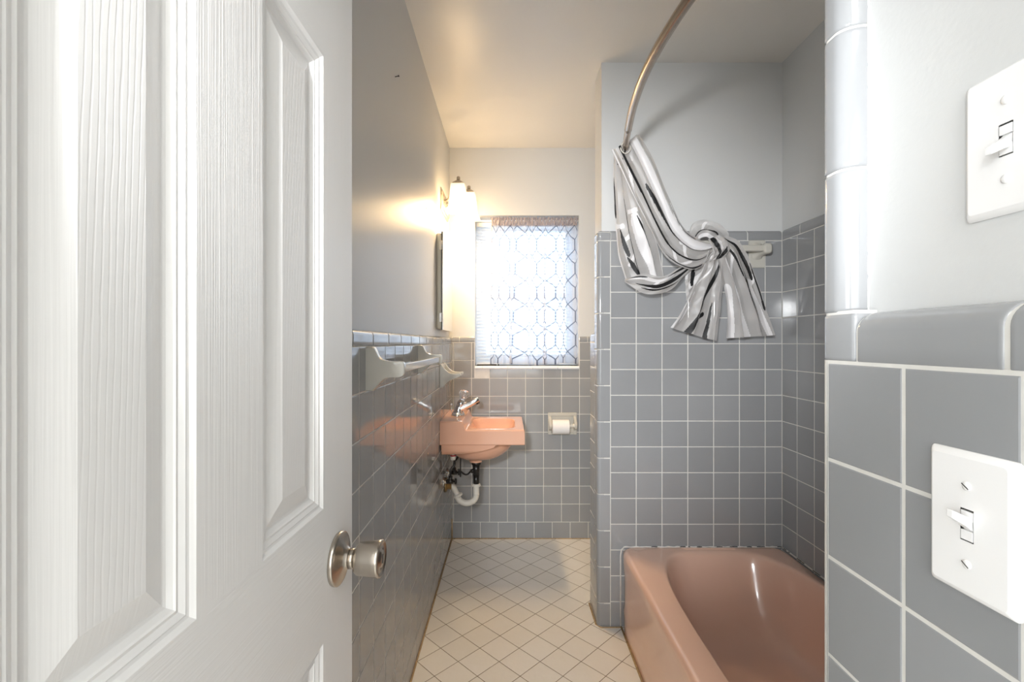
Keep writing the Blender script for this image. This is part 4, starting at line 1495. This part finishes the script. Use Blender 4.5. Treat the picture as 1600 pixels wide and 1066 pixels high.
# tail, left fan
sheet('curtain_tail', [(1106, 392), (1098, 418), (1082, 450), (1066, 484), (1047, 512)],
      [(1130, 392), (1131, 425), (1128, 460), (1124, 495), (1119, 533)],
      [1.85, 1.86, 1.87, 1.88, 1.885], 2.4, 0.018,
      [(0.78, 0.10, 0.48, 0.62, 0.028), (0.48, 0.62, 0.33, 1.0, 0.026), (0.42, 0.50, 0.42, 0.72, 0.02), (0.40, 0.90, 0.62, 0.76, 0.016), (0.72, 0.62, 0.74, 1.0, 0.014)],
      [(0.30, 0.10, 0.65, 0.06, 0.02), (0.10, 0.45, 0.45, 0.18, 0.012), (0.14, 0.55, 0.14, 0.9, 0.010)],
      phase=0.8, flat0=0.35, flat1=1.0, kink=0.2)
# tail piece behind, hanging under the loop
sheet('curtain_tail', [(1072, 418), (1070, 432), (1071, 450), (1072, 470)],
      [(1106, 404), (1102, 425), (1098, 446), (1094, 466)],
      [1.89, 1.895, 1.90, 1.905], 1.3, 0.008,
      [(0.45, 0.0, 0.48, 0.6, 0.03), (0.8, 0.1, 0.78, 0.5, 0.02)],
      [(0.05, 0.35, 0.95, -0.1, 0.05), (0.3, 0.7, 0.9, 0.2, 0.05)], nu=50, nv=60)
# tail, right fan
sheet('curtain_tail', [(1114, 384), (1122, 410), (1130, 445), (1136, 485), (1134, 529)],
      [(1136, 368), (1158, 382), (1176, 420), (1193, 470), (1211, 524)],
      [1.835, 1.845, 1.86, 1.87, 1.88], 2.7, 0.020,
      [(0.52, 0.10, 0.62, 0.50, 0.016), (0.62, 0.50, 0.74, 0.95, 0.014), (0.80, 0.0, 0.90, 0.55, 0.024), (0.74, 0.35, 0.66, 0.60, 0.013), (0.97, 0.45, 0.97, 0.8, 0.012)],
      [(0.22, 0.20, 0.48, 0.06, 0.018), (0.30, 0.30, 0.48, 1.0, 0.030), (0.40, 0.42, 0.58, 0.25, 0.014), (0.80, 0.60, 0.92, 1.0, 0.028), (0.78, 0.62, 0.96, 0.56, 0.016), (0.10, 0.6, 0.08, 1.0, 0.05)],
      phase=2.4, flat0=0.35, flat1=1.0, kink=0.2)
# gathered hem bunched on the rod
mb = MB()
rows = []
for j in range(12):
    v = j / 11
    r = []
    for i in range(121):
        a = i / 120 * 2 * PI
        rad = 0.013 + 0.006 * math.sin(a * 9) + 0.002 * math.sin(a * 17 + v * 5)
        c = Vector((0.464, 1.825, 1.975)).lerp(Vector((0.452, 1.83, 1.905)), v)
        r.append(c + Vector((math.cos(a) * rad * (1 + 0.8 * v), math.sin(a) * rad * 1.1, 0.008 * math.sin(a * 5))))
    rows.append(r)
mb.grid(rows, M['peva'], True, cv=True, matf=lambda i, j: M['peva_black'] if j % 40 in (3, 4, 5) else (M['peva_white'] if j % 24 in (12, 13, 14) else M['peva']))
mb.build('curtain_hem', SHC, recalc=False)
for k in range(3):
    mb = MB()
    c = Vector((0.462 - 0.006 * k, 1.845 - 0.022 * k, 1.946))
    pts = [c + Vector((0.019 * math.cos(t_), 0.002 * math.sin(3 * t_), 0.021 * math.sin(t_))) for t_ in [q / 24 * 2 * PI for q in range(25)]]
    mb.tube(pts, 0.0022, M['pvc'], 8)
    mb.build('curtain_ring', SHC)
